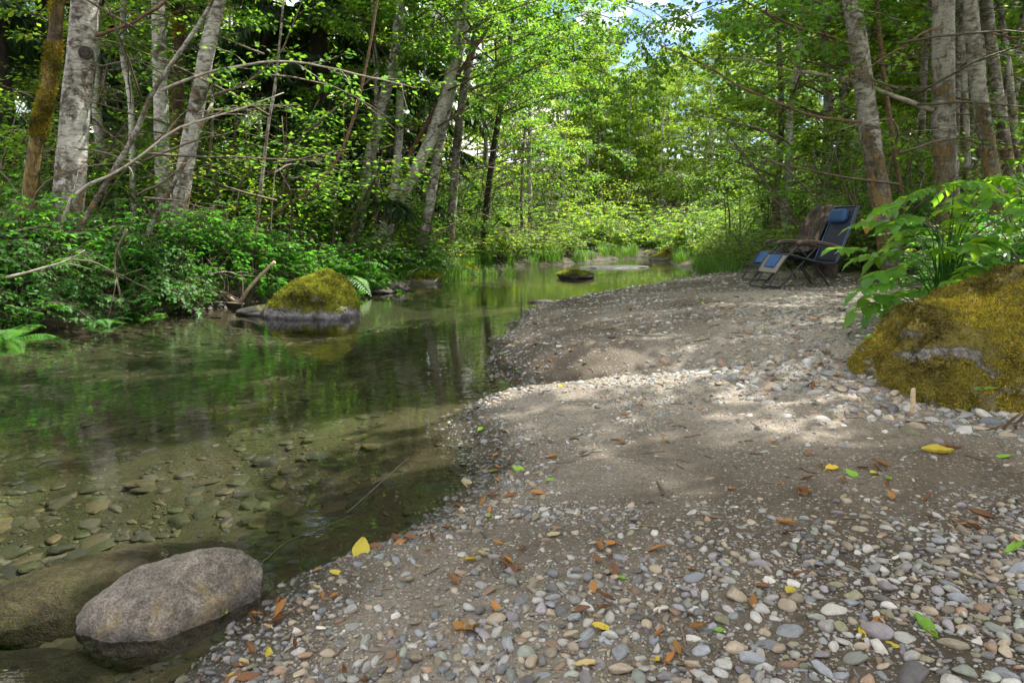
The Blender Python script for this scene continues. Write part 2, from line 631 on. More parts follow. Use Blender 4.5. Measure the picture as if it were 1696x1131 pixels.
def ground_mat():
    m, nt, b, out = newmat('gravel_ground')
    o = coord(nt)
    z = attr(nt, 'col')
    sep = nt.nodes.new('ShaderNodeSeparateColor')
    nt.links.new(z.outputs['Color'], sep.inputs[0])
    bedw, forw, dry = sep.outputs[0], sep.outputs[1], sep.outputs[2]
    big = noisef(nt, o, .9, 6, .6, .4)
    fine = noisef(nt, o, 55, 4, .7)
    grit = nt.nodes.new('ShaderNodeTexVoronoi')
    nt.links.new(o, grit.inputs['Vector'])
    grit.inputs['Scale'].default_value = 110
    gd = grit.outputs['Distance']
    grit2 = nt.nodes.new('ShaderNodeTexVoronoi')
    nt.links.new(o, grit2.inputs['Vector'])
    grit2.inputs['Scale'].default_value = 48
    dirt = ramp(nt, big, [(.34, (.038, .029, .019)), (.50, (.064, .050, .034)), (.66, (.12, .098, .071))])
    dryc = ramp(nt, big, [(.3, (.12, .102, .078)), (.7, (.25, .222, .182))])
    c = mixc(nt, dry, dirt, dryc)
    c = mixc(nt, .75, c, ramp(nt, fine, [(.3, (.5, .48, .46)), (.7, (1.4, 1.4, 1.4))]), 'MULTIPLY')
    gm = mathn(nt, 'MULTIPLY', ramp(nt, grit.outputs['Color'], [(.55, (0, 0, 0)), (.7, (1, 1, 1))]), ramp(nt, gd, [(.25, (1, 1, 1)), (.5, (0, 0, 0))]))
    pat = ramp(nt, noisef(nt, o, 1.7, 5, .65, .5), [(.40, (.12, .12, .12)), (.62, (1, 1, 1))])
    c = mixc(nt, mathn(nt, 'MULTIPLY', mathn(nt, 'MULTIPLY', gm, .7), pat), c, mixc(nt, grit.outputs['Color'], (.14, .12, .10), (.40, .37, .33)))
    gm2 = mathn(nt, 'MULTIPLY', ramp(nt, grit2.outputs['Color'], [(.6, (0, 0, 0)), (.66, (1, 1, 1))]), ramp(nt, grit2.outputs['Distance'], [(.3, (1, 1, 1)), (.45, (0, 0, 0))]))
    c = mixc(nt, mathn(nt, 'MULTIPLY', mathn(nt, 'MULTIPLY', gm2, .7), pat), c, mixc(nt, grit2.outputs['Color'], (.2, .18, .16), (.42, .40, .38)))
    bed = ramp(nt, noisef(nt, o, 2.2, 6, .65, .5), [(.3, (.030, .035, .013)), (.5, (.066, .064, .028)), (.7, (.115, .098, .052))])
    bed = mixc(nt, .8, bed, ramp(nt, fine, [(.3, (.45, .45, .45)), (.7, (1.5, 1.5, 1.45))]), 'MULTIPLY')
    sand = mixc(nt, mathn(nt, 'MULTIPLY', gm, .5), ramp(nt, fine, [(.3, (.07, .054, .03)), (.7, (.14, .108, .064))]), (.22, .19, .14))
    bed = mixc(nt, dry, bed, sand)
    c = mixc(nt, bedw, c, bed)
    fl = ramp(nt, noisef(nt, o, 6, 6, .7), [(.35, (.02, .017, .011)), (.55, (.045, .036, .02)), (.7, (.04, .055, .015))])
    c = mixc(nt, forw, c, fl)
    wetten(nt, b, c, .85)
    b.inputs['Specular IOR Level'].default_value = .25
    hh = mathn(nt, 'ADD', mathn(nt, 'MULTIPLY', fine, .5), mathn(nt, 'ADD', mathn(nt, 'MULTIPLY', gm, .6), gm2))
    nt.links.new(bump(nt, hh, .9, .008), b.inputs['Normal'])
    return m


def noise_col(nt, vec, scale):
    n = nt.nodes.new('ShaderNodeTexNoise')
    n.inputs['Scale'].default_value = scale
    nt.links.new(vec, n.inputs['Vector'])
    return n.outputs['Color']


def rock_mat(name, base, mosscol=None, mosslo=.35, wet=None, yellow=0.0):
    """grey rock, moss where it faces up and away from the waterline, damp band near the water"""
    m, nt, b, out = newmat(name)
    o = coord(nt)
    n1 = noisef(nt, o, 3.2, 8, .65, .3)
    n2 = noisef(nt, o, 34, 4, .7)
    n4 = noisef(nt, o, 150, 3, .6)
    c = ramp(nt, n1, [(.3, tuple(x * .6 for x in base)), (.52, base), (.72, tuple(x * 1.45 for x in base))])
    c = mixc(nt, .8, c, ramp(nt, n2, [(.32, (.4, .4, .42)), (.68, (1.5, 1.46, 1.4))]), 'MULTIPLY')
    pit = ramp(nt, noisef(nt, o, 11, 6, .75, .8), [(.36, (.35, .34, .33)), (.50, (1, 1, 1))])
    c = mixc(nt, .8, c, pit, 'MULTIPLY')
    c = mixc(nt, .85, c, ramp(nt, n4, [(.38, (.5, .5, .5)), (.62, (1.45, 1.42, 1.38))]), 'MULTIPLY')
    crk = nt.nodes.new('ShaderNodeTexVoronoi')
    crk.feature = 'DISTANCE_TO_EDGE'
    crk.inputs['Scale'].default_value = 4.5
    nt.links.new(mixc(nt, .16, o, noise_col(nt, o, 5)), crk.inputs['Vector'])
    c = mixc(nt, mathn(nt, 'MULTIPLY', ramp(nt, crk.outputs['Distance'], [(0, (1, 1, 1)), (.018, (0, 0, 0))]), mathn(nt, 'MULTIPLY', n1, .8)), c, (.03, .026, .022))
    geo = nt.nodes.new('ShaderNodeNewGeometry')
    pos = nt.nodes.new('ShaderNodeSeparateXYZ')
    nt.links.new(geo.outputs['Position'], pos.inputs[0])
    hgt = mathn(nt, 'ADD', mathn(nt, 'MULTIPLY', n2, .35), mathn(nt, 'ADD', mathn(nt, 'MULTIPLY', n1, .5), mathn(nt, 'MULTIPLY', n4, .15)))
    if yellow:
        ym = ramp(nt, noisef(nt, o, 5.5, 7, .7, .6), [(.60 - yellow * .1, (0, 0, 0)), (.68, (1, 1, 1))])
        c = mixc(nt, mathn(nt, 'MULTIPLY', ym, .75), c, (.24, .17, .05))
    if mosscol:
        nrm = nt.nodes.new('ShaderNodeSeparateXYZ')
        nt.links.new(geo.outputs['Normal'], nrm.inputs[0])
        mv = mathn(nt, 'ADD', mathn(nt, 'MULTIPLY', nrm.outputs[2], .35), noisef(nt, o, 4.5, 7, .68, .4))
        mm = ramp(nt, mv, [(mosslo, (0, 0, 0)), (mosslo + .07, (1, 1, 1))])
        if wet is not None:
            mm = mathn(nt, 'MULTIPLY', mm, ramp(nt, mathn(nt, 'ADD', pos.outputs[2], mathn(nt, 'MULTIPLY', mathn(nt, 'SUBTRACT', noisef(nt, o, 6, 5, .65), .5), .35)), [(wet + .06, (0, 0, 0)), (wet + .12, (1, 1, 1))]))
        mc = ramp(nt, noisef(nt, o, 7, 6, .7), [(.3, tuple(x * .4 for x in mosscol)), (.5, mosscol), (.7, tuple(x * 1.7 for x in mosscol))])
        mc = mixc(nt, .7, mc, ramp(nt, noisef(nt, o, 70, 3, .7), [(.3, (.4, .4, .4)), (.7, (1.5, 1.5, 1.5))]), 'MULTIPLY')
        c = mixc(nt, mm, c, mc)
        hgt = mathn(nt, 'ADD', hgt, mathn(nt, 'MULTIPLY', mm, .6))
    rough = .8
    if wet is not None:
        wz = ramp(nt, mathn(nt, 'ADD', pos.outputs[2], mathn(nt, 'MULTIPLY', n1, .05)), [(wet + .015, (1, 1, 1)), (wet + .055, (0, 0, 0))])
        c = mixc(nt, wz, c, mixc(nt, 1.0, c, (.42, .40, .40), 'MULTIPLY'))
        nt.links.new(mathn(nt, 'SUBTRACT', .8, mathn(nt, 'MULTIPLY', wz, .32)), b.inputs['Roughness'])
    else:
        b.inputs['Roughness'].default_value = rough
    nt.links.new(c, b.inputs['Base Color'])
    b.inputs['Specular IOR Level'].default_value = .35
    nt.links.new(bump(nt, hgt, .9, .035), b.inputs['Normal'])
    return m


def water_mat():
    m, nt, b, out = newmat('creek_water')
    nt.nodes.remove(b)
    o = coord(nt)
    w1 = noisef(nt, mapping(nt, o, (1.3, 3.2, 1)), 2.2, 3, .5, .3)
    w2 = noisef(nt, mapping(nt, o, (1, 2.0, 1)), 9.0, 2, .5, .2)
    w0 = noisef(nt, o, .35, 2, .5)
    h = mathn(nt, 'ADD', w1, mathn(nt, 'MULTIPLY', w2, .25))
    amp = ramp(nt, w0, [(.35, (.25, .25, .25)), (.65, (1, 1, 1))])
    h = mathn(nt, 'MULTIPLY', h, amp)
    nn = bump(nt, h, .36, .012)
    fr = nd(nt, 'ShaderNodeFresnel', IOR=1.40)
    nt.links.new(nn, fr.inputs['Normal'])
    gl = nt.nodes.new('ShaderNodeBsdfGlossy')
    gl.inputs['Roughness'].default_value = .015
    gl.inputs['Color'].default_value = (1, 1, 1, 1)
    nt.links.new(nn, gl.inputs['Normal'])
    rf = nt.nodes.new('ShaderNodeBsdfTransparent')
    rf.inputs['Color'].default_value = (.92, .94, .84, 1)
    mx = nt.nodes.new('ShaderNodeMixShader')
    nt.links.new(fr.outputs[0], mx.inputs[0])
    nt.links.new(rf.outputs[0], mx.inputs[1])
    nt.links.new(gl.outputs[0], mx.inputs[2])
    nt.links.new(mx.outputs[0], out.inputs['Surface'])
    return m


# ------------------------------------------------------------------ ground and water
def axis(lo, mid0, mid1, hi, fine, grow):
    a = list(np.arange(mid0, mid1, fine))
    s, x = fine, mid1
    while x < hi:
        a.append(x)
        s *= grow
        x += s
    a.append(hi)
    s, x, pre = fine, mid0, []
    while x > lo:
        s *= grow
        x -= s
        pre.append(x)
    return np.array(pre[::-1] + a)


gx = axis(-150, -3.2, 4.5, 150, .035, 1.045)
gy = axis(-30, 1.2, 5.6, 260, .03, 1.03)
GX, GY = np.meshgrid(gx, gy)
GZ = height(GX, GY)
nx, ny = len(gx), len(gy)
ii = np.arange(nx * ny).reshape(ny, nx)
quad = np.stack([ii[:-1, :-1], ii[:-1, 1:], ii[1:, 1:], ii[1:, :-1]], -1).reshape(-1, 4)
tri = np.concatenate([quad[:, [0, 1, 2]], quad[:, [0, 2, 3]]])
bedw = 1 - sstep(-.012, .018, GZ)
forw = np.maximum(sstep(0.0, .7, GX - XF(GY) + fbm2(GX, GY, 1.2, 31) * .6), sstep(-.12, .05, (XL(GY) - GX)) * np.where((GY > 13) & (GY < 25), sstep(1.2, 2.4, XL(GY) - GX), 1.0))
forw = np.maximum(forw, sstep(30, 36, GY)) * (GZ > -.02)
dryn = fbm2(GX, GY, .55, 41, 4)
d1, _ = seg_dist(GX, GY, (.3, 4.45), (2.2, 4.6))
d2, _ = seg_dist(GX, GY, (1.8, 4.6), (3.4, 8.6))
dry = np.clip(sstep(-.15, .35, dryn) * .55 + .8 * np.exp(-(d1 / .6) ** 2) + .9 * np.exp(-(d2 / .9) ** 2), 0, 1) * sstep(.02, .12, GZ)
dry = np.where(GZ < .0, sstep(-.20, -.05, GZ), dry)
dry = np.where((GY > 19) | (GX < XL(GY) + .2), np.where(GZ > 0, dry * .15, dry), dry)
forw = np.maximum(forw, .75 * (GX < XL(GY) + .3) * (GY > 19) * (GZ > 0))
gm = MB()
gm.add(np.stack([GX, GY, GZ], -1).reshape(-1, 3), tri, np.stack([bedw, forw, dry], -1).reshape(-1, 3))
ground = link('ground', gm.mesh('ground', ground_mat()))
ground['kind'] = 'structure'

wm = MB()
wx, wy = np.linspace(-60, 12, 37), np.linspace(-25, 46, 36)
WX, WY = np.meshgrid(wx, wy)
ii = np.arange(WX.size).reshape(WX.shape)
q = np.stack([ii[:-1, :-1], ii[:-1, 1:], ii[1:, 1:], ii[1:, :-1]], -1).reshape(-1, 4)
wm.add(np.stack([WX, WY, WX * 0], -1).reshape(-1, 3), np.concatenate([q[:, [0, 1, 2]], q[:, [0, 2, 3]]]))
water = link('creek_water', wm.mesh('creek_water', water_mat()))
water['kind'] = 'structure'


# ------------------------------------------------------------------ moss
def moss_tufts(name, V, F, parent, mask, n, L, mat, seed, drop=0):
    """short moss shoots standing on the rock's surface"""
    rs = np.random.RandomState(seed)
    A, B, C = V[F[:, 0]], V[F[:, 1]], V[F[:, 2]]
    nn = np.cross(B - A, C - A)
    area = np.linalg.norm(nn, axis=1)
    nn = unit(nn)
    w = area * mask((A + B + C) / 3, nn)
    idx = rs.choice(len(F), n, p=w / w.sum())
    u, v = rs.rand(n), rs.rand(n)
    fl = u + v > 1
    u[fl], v[fl] = 1 - u[fl], 1 - v[fl]
    P = A[idx] + (B[idx] - A[idx]) * u[:, None] + (C[idx] - A[idx]) * v[:, None]
    P = np.repeat(P, 3, 0) + rs.randn(3 * n, 3) * L * .35
    N = np.repeat(nn[idx], 3, 0)
    D = unit(N + rs.randn(3 * n, 3) * .75)
    S = unit(np.cross(D, rs.randn(3 * n, 3)))
    l = L * rs.uniform(.5, 1.3, 3 * n)[:, None]
    tv = np.stack([P - S * L * .16, P + S * L * .16, P + D * l], 1).reshape(-1, 3)
    col = np.repeat(np.repeat(leafcols(n, rs, .30, .12), 3, 0), 3, 0)
    pn = fbm(P * 4.0, seed + 3, 3)
    pat = np.repeat(np.clip(1 + 1.7 * pn, .3, 2.0), 3)[:, None]
    mb = MB()
    mb.add(tv, np.arange(9 * n).reshape(-1, 3), col * pat)
    return stuff(link(name, mb.mesh(name, mat), parent))


M['moss_gold'] = leaf_mat('golden_moss', (.185, .148, .012), (.2, .165, .012), .25, .1, .8)
M['moss_green'] = leaf_mat('green_moss', (.17, .19, .014), (.26, .26, .015), .25, .1, .8)


# ------------------------------------------------------------------ trees
def bend(P, rs, amp):
    n = len(P)
    w = np.cumsum(rs.randn(n, 3) * amp, 0)
    w -= np.linspace(0, 1, n)[:, None] * 0
    w[0] = 0
    return P + w


def limb_path(start, d, L, rs, n=7, droop=-.05, wob=.035):
    d = unit(d)
    P = [np.array(start, float)]
    for i in range(n):
        d = unit(d + rs.randn(3) * wob * 2.2 + np.array([0, 0, droop]))
        P.append(P[-1] + d * L / n)
    return np.array(P)


def spray_leaves(P, rs, n, spread, L, t0=.25):
    """leaf points in a flat spray round the outer part of a twig path"""
    t = t0 + (1 - t0) * rs.rand(n) ** .8
    k = t * (len(P) - 1)
    i = np.minimum(k.astype(int), len(P) - 2)
    u = (k - i)[:, None]
    C = P[i] * (1 - u) + P[i + 1] * u
    T = unit(P[i + 1] - P[i])
    side = unit(np.cross(T, np.array([0, 0, 1.0])) + 1e-6)
    sgn = np.where(rs.rand(n) < .5, -1, 1)[:, None]
    off = rs.rand(n)[:, None] * spread
    D = unit(side * sgn + T * .7 + rs.randn(n, 3) * .35 + np.array([0, 0, -.15]))
    C = C + D * off + rs.randn(n, 3) * spread * .18
    N = unit(np.array([0, 0, 1.0]) + rs.randn(n, 3) * .42)
    return C, D, N


def tree_meshes(seed, H, r0, lo, nl, limbL, per, leafL, up=.45, low_dead=0, leafm='leaf_alder', tmpl=LO, barkm='bark_alder', sides=10, droop=-.06, subs=6):
    rs = np.random.RandomState(seed)
    n = 16
    z = np.linspace(0, H, n)
    P = np.stack([np.cumsum(rs.randn(n) * .055 * H / 12), np.cumsum(rs.randn(n) * .055 * H / 12), z], 1)
    P[:, :2] -= P[0, :2]
    R = r0 * (1 - z / H) ** .8 + .012
    R[0] *= 1.35
    tr = MB()
    tr.add(*tube(spline(P, 34), np.interp(np.linspace(0, 1, 34), np.linspace(0, 1, n), R), sides, .12, seed))
    br, cw = MB(), MB()
    for k in range(nl + low_dead):
        dead = k >= nl
        f = rs.rand() if not dead else 0
        zz = lo + (H * .97 - lo) * ((k + rs.rand()) / nl) if not dead else 1.2 + (lo + 1.5 - 1.2) * rs.rand()
        base = np.array([np.interp(zz, z, P[:, i]) for i in range(3)])
        az = k * 2.4 + rs.randn() * .5
        t = (zz - lo) / (H - lo)
        L = limbL * (1 - .72 * max(t, 0) ** 1.3) * (.7 + .5 * rs.rand()) * (.75 if dead else 1)
        upk = up + .5 * max(t, 0) if not dead else rs.uniform(-.15, .45)
        d = np.array([math.cos(az), math.sin(az), upk])
        Q = limb_path(base, d, L, rs, 6, droop if not dead else -.02)
        rr = max(.008, np.interp(zz, z, R) * (.30 if not dead else .14))
        br.add(*tube(Q, np.linspace(rr, .006, len(Q)), 4 if not dead else 4))
        ns = subs if not dead else 2
        for j in range(ns):
            u = .25 + .75 * (j + rs.rand()) / ns
            i = min(int(u * (len(Q) - 1)), len(Q) - 2)
            b0 = Q[i] + (Q[i + 1] - Q[i]) * (u * (len(Q) - 1) - i)
            T = unit(Q[i + 1] - Q[i])
            sd = unit(np.cross(T, [0, 0, 1.0])) * (1 if j % 2 else -1)
            q = limb_path(b0, T * .8 + sd * .8 + rs.randn(3) * .2, L * (.42 - .2 * u) + .25, rs, 4, -.05)
            br.add(*tube(q, np.linspace(.007, .003, len(q)), 3))
            if not dead:
                C, D, N = spray_leaves(q, rs, per, .16 + leafL * .6, leafL)
                m = len(C)
                sz = leafL * (.7 + .6 * rs.rand(m))
                cw.add(*leafset(C, D, N, sz, sz * .72, tmpl, leafcols(m, rs)))
    return tr.mesh('alder_trunk', M[barkm]), br.mesh('alder_branches', M['twig']), cw.mesh('alder_crown', M[leafm])


def conifer_meshes(seed, H, r0, lo):
    rs = np.random.RandomState(seed)
    z = np.linspace(0, H, 12)
    P = np.stack([z * 0, z * 0, z], 1)
    tr, br, cw = MB(), MB(), MB()
    tr.add(*tube(spline(P, 24), np.linspace(r0, .03, 24), 10, .1, seed))
    zz, k = lo, 0
    while zz < H * .97:
        t = (zz - lo) / (H - lo)
        L = (3.4 * (1 - t) + .4) * (.8 + .4 * rs.rand())
        az = k * 2.4 + rs.randn() * .4
        Q = limb_path((0, 0, zz), (math.cos(az), math.sin(az), .12), L, rs, 7, -.10, .02)
        br.add(*tube(Q, np.linspace(.03, .006, len(Q)), 4))
        n = int(70 * L)
        tt = .15 + .85 * rs.rand(n)
        kk = tt * (len(Q) - 1)
        i = np.minimum(kk.astype(int), len(Q) - 2)
        C = Q[i] + (Q[i + 1] - Q[i]) * (kk - i)[:, None]
        T = unit(Q[i + 1] - Q[i])
        sd = unit(np.cross(T, [0, 0, 1.0])) * np.where(rs.rand(n) < .5, -1, 1)[:, None]
        D = unit(sd * rs.uniform(.3, 1, n)[:, None] + T * .5 + np.array([0, 0, -1.0]) * rs.uniform(.3, 1.6, n)[:, None])
        C = C + sd * (rs.rand(n) ** 1.5)[:, None] * .35
        ln = .30 + .25 * rs.rand(n)
        cw.add(*leafset(C, D, unit(rs.randn(n, 3) + T), ln, .05 + .05 * rs.rand(n), LO, leafcols(n, rs, .3, .08)))
        zz += .16 + .1 * rs.rand()
        k += 1
    return tr.mesh('conifer_trunk', M['bark_dark']), br.mesh('conifer_branches', M['bark_dark']), cw.mesh('conifer_crown', M['needle'])


def maple_meshes(seed, H, nstem, per, leafL, leafm):
    """low many-stemmed understorey tree with layered leaves"""
    rs = np.random.RandomState(seed)
    tr, br, cw = MB(), MB(), MB()
    for s in range(nstem):
        az = s * 2 * math.pi / nstem + rs.randn() * .5
        Q = limb_path((rs.randn() * .1, rs.randn() * .1, 0), (math.cos(az) * .4, math.sin(az) * .4, 1), H * (.75 + .4 * rs.rand()), rs, 9, -.035, .05)
        tr.add(*tube(Q, np.linspace(.045, .01, len(Q)), 5))
        for j in range(11):
            u = .18 + .82 * (j + rs.rand()) / 11
            i = min(int(u * (len(Q) - 1)), len(Q) - 2)
            a2 = rs.rand() * 6.28
            q = limb_path(Q[i], (math.cos(a2), math.sin(a2), .25), rs.uniform(.7, 1.7), rs, 5, -.06)
            br.add(*tube(q, np.linspace(.010, .003, len(q)), 3))
            C, D, N = spray_leaves(q, rs, per, .42, leafL, .1)
            N = unit(N + np.array([0, 0, .8]))
            m = len(C)
            sz = leafL * (.7 + .6 * rs.rand(m))
            cw.add(*leafset(C, D, N, sz, sz * .8, LO, leafcols(m, rs)))
    return tr.mesh('maple_stems', M['twig']), br.mesh('maple_branches', M['twig']), cw.mesh('maple_crown', M[leafm])


TALL = [tree_meshes(100 + i, 15.5, .15, 4.6, 26, 2.9, 52, .115, low_dead=9, barkm='bark_alder') for i in range(3)]
SLIM = [tree_meshes(120 + i, 13.5, .085, 4.4, 20, 2.0, 46, .115, low_dead=10, barkm='bark_alder_mossy', sides=7) for i in range(3)]
FULL = [tree_meshes(140 + i, 13.0, .13, 1.7, 32, 3.0, 60, .13, low_dead=3, leafm='leaf_bright', sides=8) for i in range(3)]
CONI = [conifer_meshes(160 + i, 19, .30, 1.9) for i in range(2)]
MAPL = [maple_meshes(170 + i, 4.2, 5, 44, .10, ('leaf_alder', 'leaf_bright', 'leaf_alder')[i]) for i in range(3)]


def place_tree(var, name, loc, rz, sc, label, cat='tree', group=None):
    e = empty(name, loc, label, cat, group, rz)
    e.scale = (sc, sc, sc)
    link('trunk', var[0], e)
    stuff(link('branches', var[1], e))
    stuff(link('crown', var[2], e))
    return e


def trunk_from_pixels(name, pix, Y, wpx, H, barkm, label, group, crown=None, crown_z=0, Yb=None, sides=14, cscale=1.0):
    """pix: trunk centre line as it is seen, top to base; every point stands at distance Y (Yb at the base)"""
    Yb = Yb or Y
    pts = [at(px, py, Y + (Yb - Y) * i / max(len(pix) - 1, 1)) for i, (px, py) in enumerate(pix)]
    pts = pts[::-1]
    b = pts[0]
    g = float(height(b[0], b[1]))
    d = unit(pts[1] - pts[0])
    if b[2] > g:
        b2 = b - d * ((b[2] - g + .12) / max(d[2], .3))
        pts = [b2] + pts
    base = pts[0].copy()
    top = pts[-1]
    d = unit(pts[-1] - pts[-2])
    ext = []
    p = top
    while p[2] < H:
        d = unit(d + np.array([-d[0] * .06, -d[1] * .06, .05]))
        p = p + d * 1.0
        ext.append(p)
    allp = np.array(pts + ext)
    P = spline(allp, 46)
    w0 = wpx * Y / FPX / 2 * .86
    zz = P[:, 2] - base[2]
    R = w0 * np.clip(1.08 - .55 * zz / (H - base[2]) - .45 * (zz / (H - base[2])) ** 3, .06, None)
    R[:3] *= np.array([1.35, 1.18, 1.05])
    e = empty(name, base, label, 'tree', group)
    mb = MB()
    sd = abs(hash(label)) % 1000 if False else int(abs(pix[0][0]) * 7) % 997
    mb.add(*tube(P - base, R, sides, .13, sd))
    tr_ = link('trunk', mb.mesh('trunk', M[barkm]), e)
    if barkm == 'bark_moss':
        moss_tufts('moss', np.concatenate(mb.v), np.concatenate(mb.t), tr_, lambda c, nn: sstep(-.15, .25, fbm(c * 2.5, 5, 4)) * (c[:, 2] < 5.5), 9000, .035, M['moss_gold'], sd)
    if crown is not None:
        k = np.argmin(abs(P[:, 2] - (8 + base[2])))
        off = P[k] - base
        for nm, me in (('branches', crown[1]), ('crown', crown[2])):
            c = stuff(link(nm, me, e))
            c.location = (off[0], off[1], crown_z)
            c.rotation_euler = (0, 0, (sd % 63) / 10)
            c.scale = (cscale, cscale, 1)
    return e, P, base


def bough(e, base, pix, Y0, Y1, r0, r1, ntw, leaves, barkm='twig', seed=0, leafL=.085, twL=.55, leafm='leaf_alder', hang=-.05):
    """a branch that can be traced in the photo: the branch with twigs is one part, its leaves a sub-part"""
    rs = np.random.RandomState(seed + 500)
    n = len(pix)
    pts = [at(px, py, Y0 + (Y1 - Y0) * i / (n - 1)) for i, (px, py) in enumerate(pix)]
    P = spline(pts, 18) - base
    P[1:] += np.cumsum(rs.randn(17, 3) * .008, 0)
    mb, lf = MB(), MB()
    mb.add(*tube(P, np.linspace(r0 * .72, r1 * .72, len(P)), 7, .25, seed))
    for j in range(ntw):
        u = .12 + .88 * (j + rs.rand()) / ntw
        i = min(int(u * 17), 16)
        T = unit(P[i + 1] - P[i])
        sd = unit(np.cross(T, [0, 0, 1.0]) + 1e-5) * (1 if j % 2 else -1)
        q = limb_path(P[i], T * .9 + sd * .8 + rs.randn(3) * .35, twL * (.6 + .8 * rs.rand()), rs, 5, hang)
        mb.add(*tube(q, np.linspace(max(.004, r1 * .7), .002, len(q)), 3))
        if leaves:
            C, D, N = spray_leaves(q, rs, leaves, .14, leafL, .15)
            m = len(C)
            sz = leafL * (.65 + .6 * rs.rand(m))
            lf.add(*leafset(C, D, N, sz, sz * .72, HI, leafcols(m, rs)))
    b = link('branch', mb.mesh('branch', M[barkm]), e)
    if leaves:
        stuff(link('leaves', lf.mesh('branch_leaves', M[leafm]), b))
    return b


GL = 'white barked alders on the left bank'
GC = 'leaning alder trunks beyond the mossy creek boulder'
GR = 'pale alder trunks at the right edge of the gravel bar'
t_moss, Pm, bm_ = trunk_from_pixels('mossy_tree', [(97, 0), (82, 130), (62, 230), (50, 320)], 10.2, 25, 12, 'bark_moss', 'crooked trunk coated in orange brown moss at the far left', GL, TALL[1], 0)
t_a, Pa, ba = trunk_from_pixels('alder_tree', [(143, 0), (136, 90), (126, 180), (116, 300)], 10.6, 50, 16, 'bark_alder', 'thickest white alder trunk on the left bank with a dark knot', GL, TALL[0], 0)
kp = at(142, 88, 10.6 - .245) - ba
mb = MB()
for rr, tt, yy in ((.075, .022, 0), (.045, .018, -.012)):
    th = np.linspace(0, 2 * math.pi, 19)
    mb.add(*tube(np.stack([kp[0] + rr * 1.15 * np.cos(th), kp[1] + yy + th * 0, kp[2] + rr * np.sin(th)], 1), tt, 6, .35, 4))
V, F = ico(2)
mb.add(V * (.04, .02, .035) * (1 + .2 * fbm(V * 3, 2, 2))[:, None] + kp, F)
link('knot', mb.mesh('knot', M['bark_dark']), t_a)
trunk_from_pixels('alder_tree', [(205, 0), (203, 90), (216, 160), (219, 260)], 13.5, 12, 12, 'bark_alder', 'slim kinked alder stem between the two left white trunks', GL, SLIM[0], 0)
t_c, Pc, bc = trunk_from_pixels('alder_tree', [(262, 0), (264, 80), (268, 240)], 13.0, 27, 15, 'bark_alder', 'straight white alder trunk beside a brown mossy trunk on the left bank', GL, TALL[2], 0)
trunk_from_pixels('mossy_tree', [(297, 0), (296, 120), (292, 260)], 13.6, 21, 14, 'bark_moss', 'brown mossy trunk right behind the straight white alder', GL, SLIM[1], 0)
t_d, Pd, bd = trunk_from_pixels('alder_tree', [(362, 0), (341, 95), (325, 180), (310, 260), (297, 350)], 11.8, 29, 16, 'bark_alder', 'white alder trunk leaning right behind the fallen grey pole', GL, TALL[1], 0)
trunk_from_pixels('alder_sapling', [(466, 40), (456, 140), (444, 210), (430, 330)], 12.0, 7, 7, 'bark_alder_mossy', 'thin upright sapling stem right of the leaning white alder', GL, None, sides=7)
trunk_from_pixels('curved_sapling', [(625, 0), (610, 90), (590, 180), (560, 262), (515, 316), (480, 338)], 13.2, 7, 8, 'bark_red', 'reddish sapling curving up out of the bank shrubs', GL, None, sides=8)
trunk_from_pixels('leaning_stem', [(352, 0), (330, 40), (255, 150), (222, 225), (160, 330)], 10.0, 11, 6.5, 'bark_alder_mossy', 'dark leaning stem crossing behind the white alders', GL, None, sides=8)
t_e, Pe, be = trunk_from_pixels('alder_tree', [(662, 0), (655, 90), (640, 150), (617, 240), (598, 350)], 17.4, 23, 15, 'bark_alder', 'leftmost leaning alder of the clump beyond the creek boulder', GC, TALL[0], 0)
trunk_from_pixels('alder_tree', [(664, 0), (663, 120), (660, 240), (648, 350)], 17.8, 17, 15, 'bark_alder', 'upright alder just right of the leftmost leaning alder', GC, SLIM[2], 0)
t_f, Pf, bf = trunk_from_pixels('alder_tree', [(768, 0), (752, 90), (738, 160), (705, 250), (648, 355)], 17.8, 23, 17, 'bark_alder', 'strongly slanting alder trunk in the middle clump', GC, TALL[2], 0)
trunk_from_pixels('alder_tree', [(778, 0), (752, 130), (728, 240), (708, 360)], 18.6, 19, 15, 'bark_alder', 'pale alder trunk standing just right of the slanting trunk', GC, SLIM[0], 0)
trunk_from_pixels('leaning_stem', [(800, 60), (735, 160), (690, 235), (635, 345)], 18.3, 11, 9, 'bark_red', 'dark reddish stem slanting behind the middle alder clump', GC, None, sides=8)
t_g, Pg, bg_ = trunk_from_pixels('alder_tree', [(802, 0), (776, 110), (760, 210), (748, 360)], 20.5, 17, 16, 'bark_alder_mossy', 'grey alder trunk at the right side of the middle clump', GC, TALL[1], 0)
t_h, Ph, bh = trunk_from_pixels('alder_tree', [(846, 60), (834, 150), (822, 220), (812, 290), (803, 370)], 25.0, 13, 14, 'bark_dark', 'dark thin creekside tree with long arching branches over the water', GC, SLIM[1], 0)

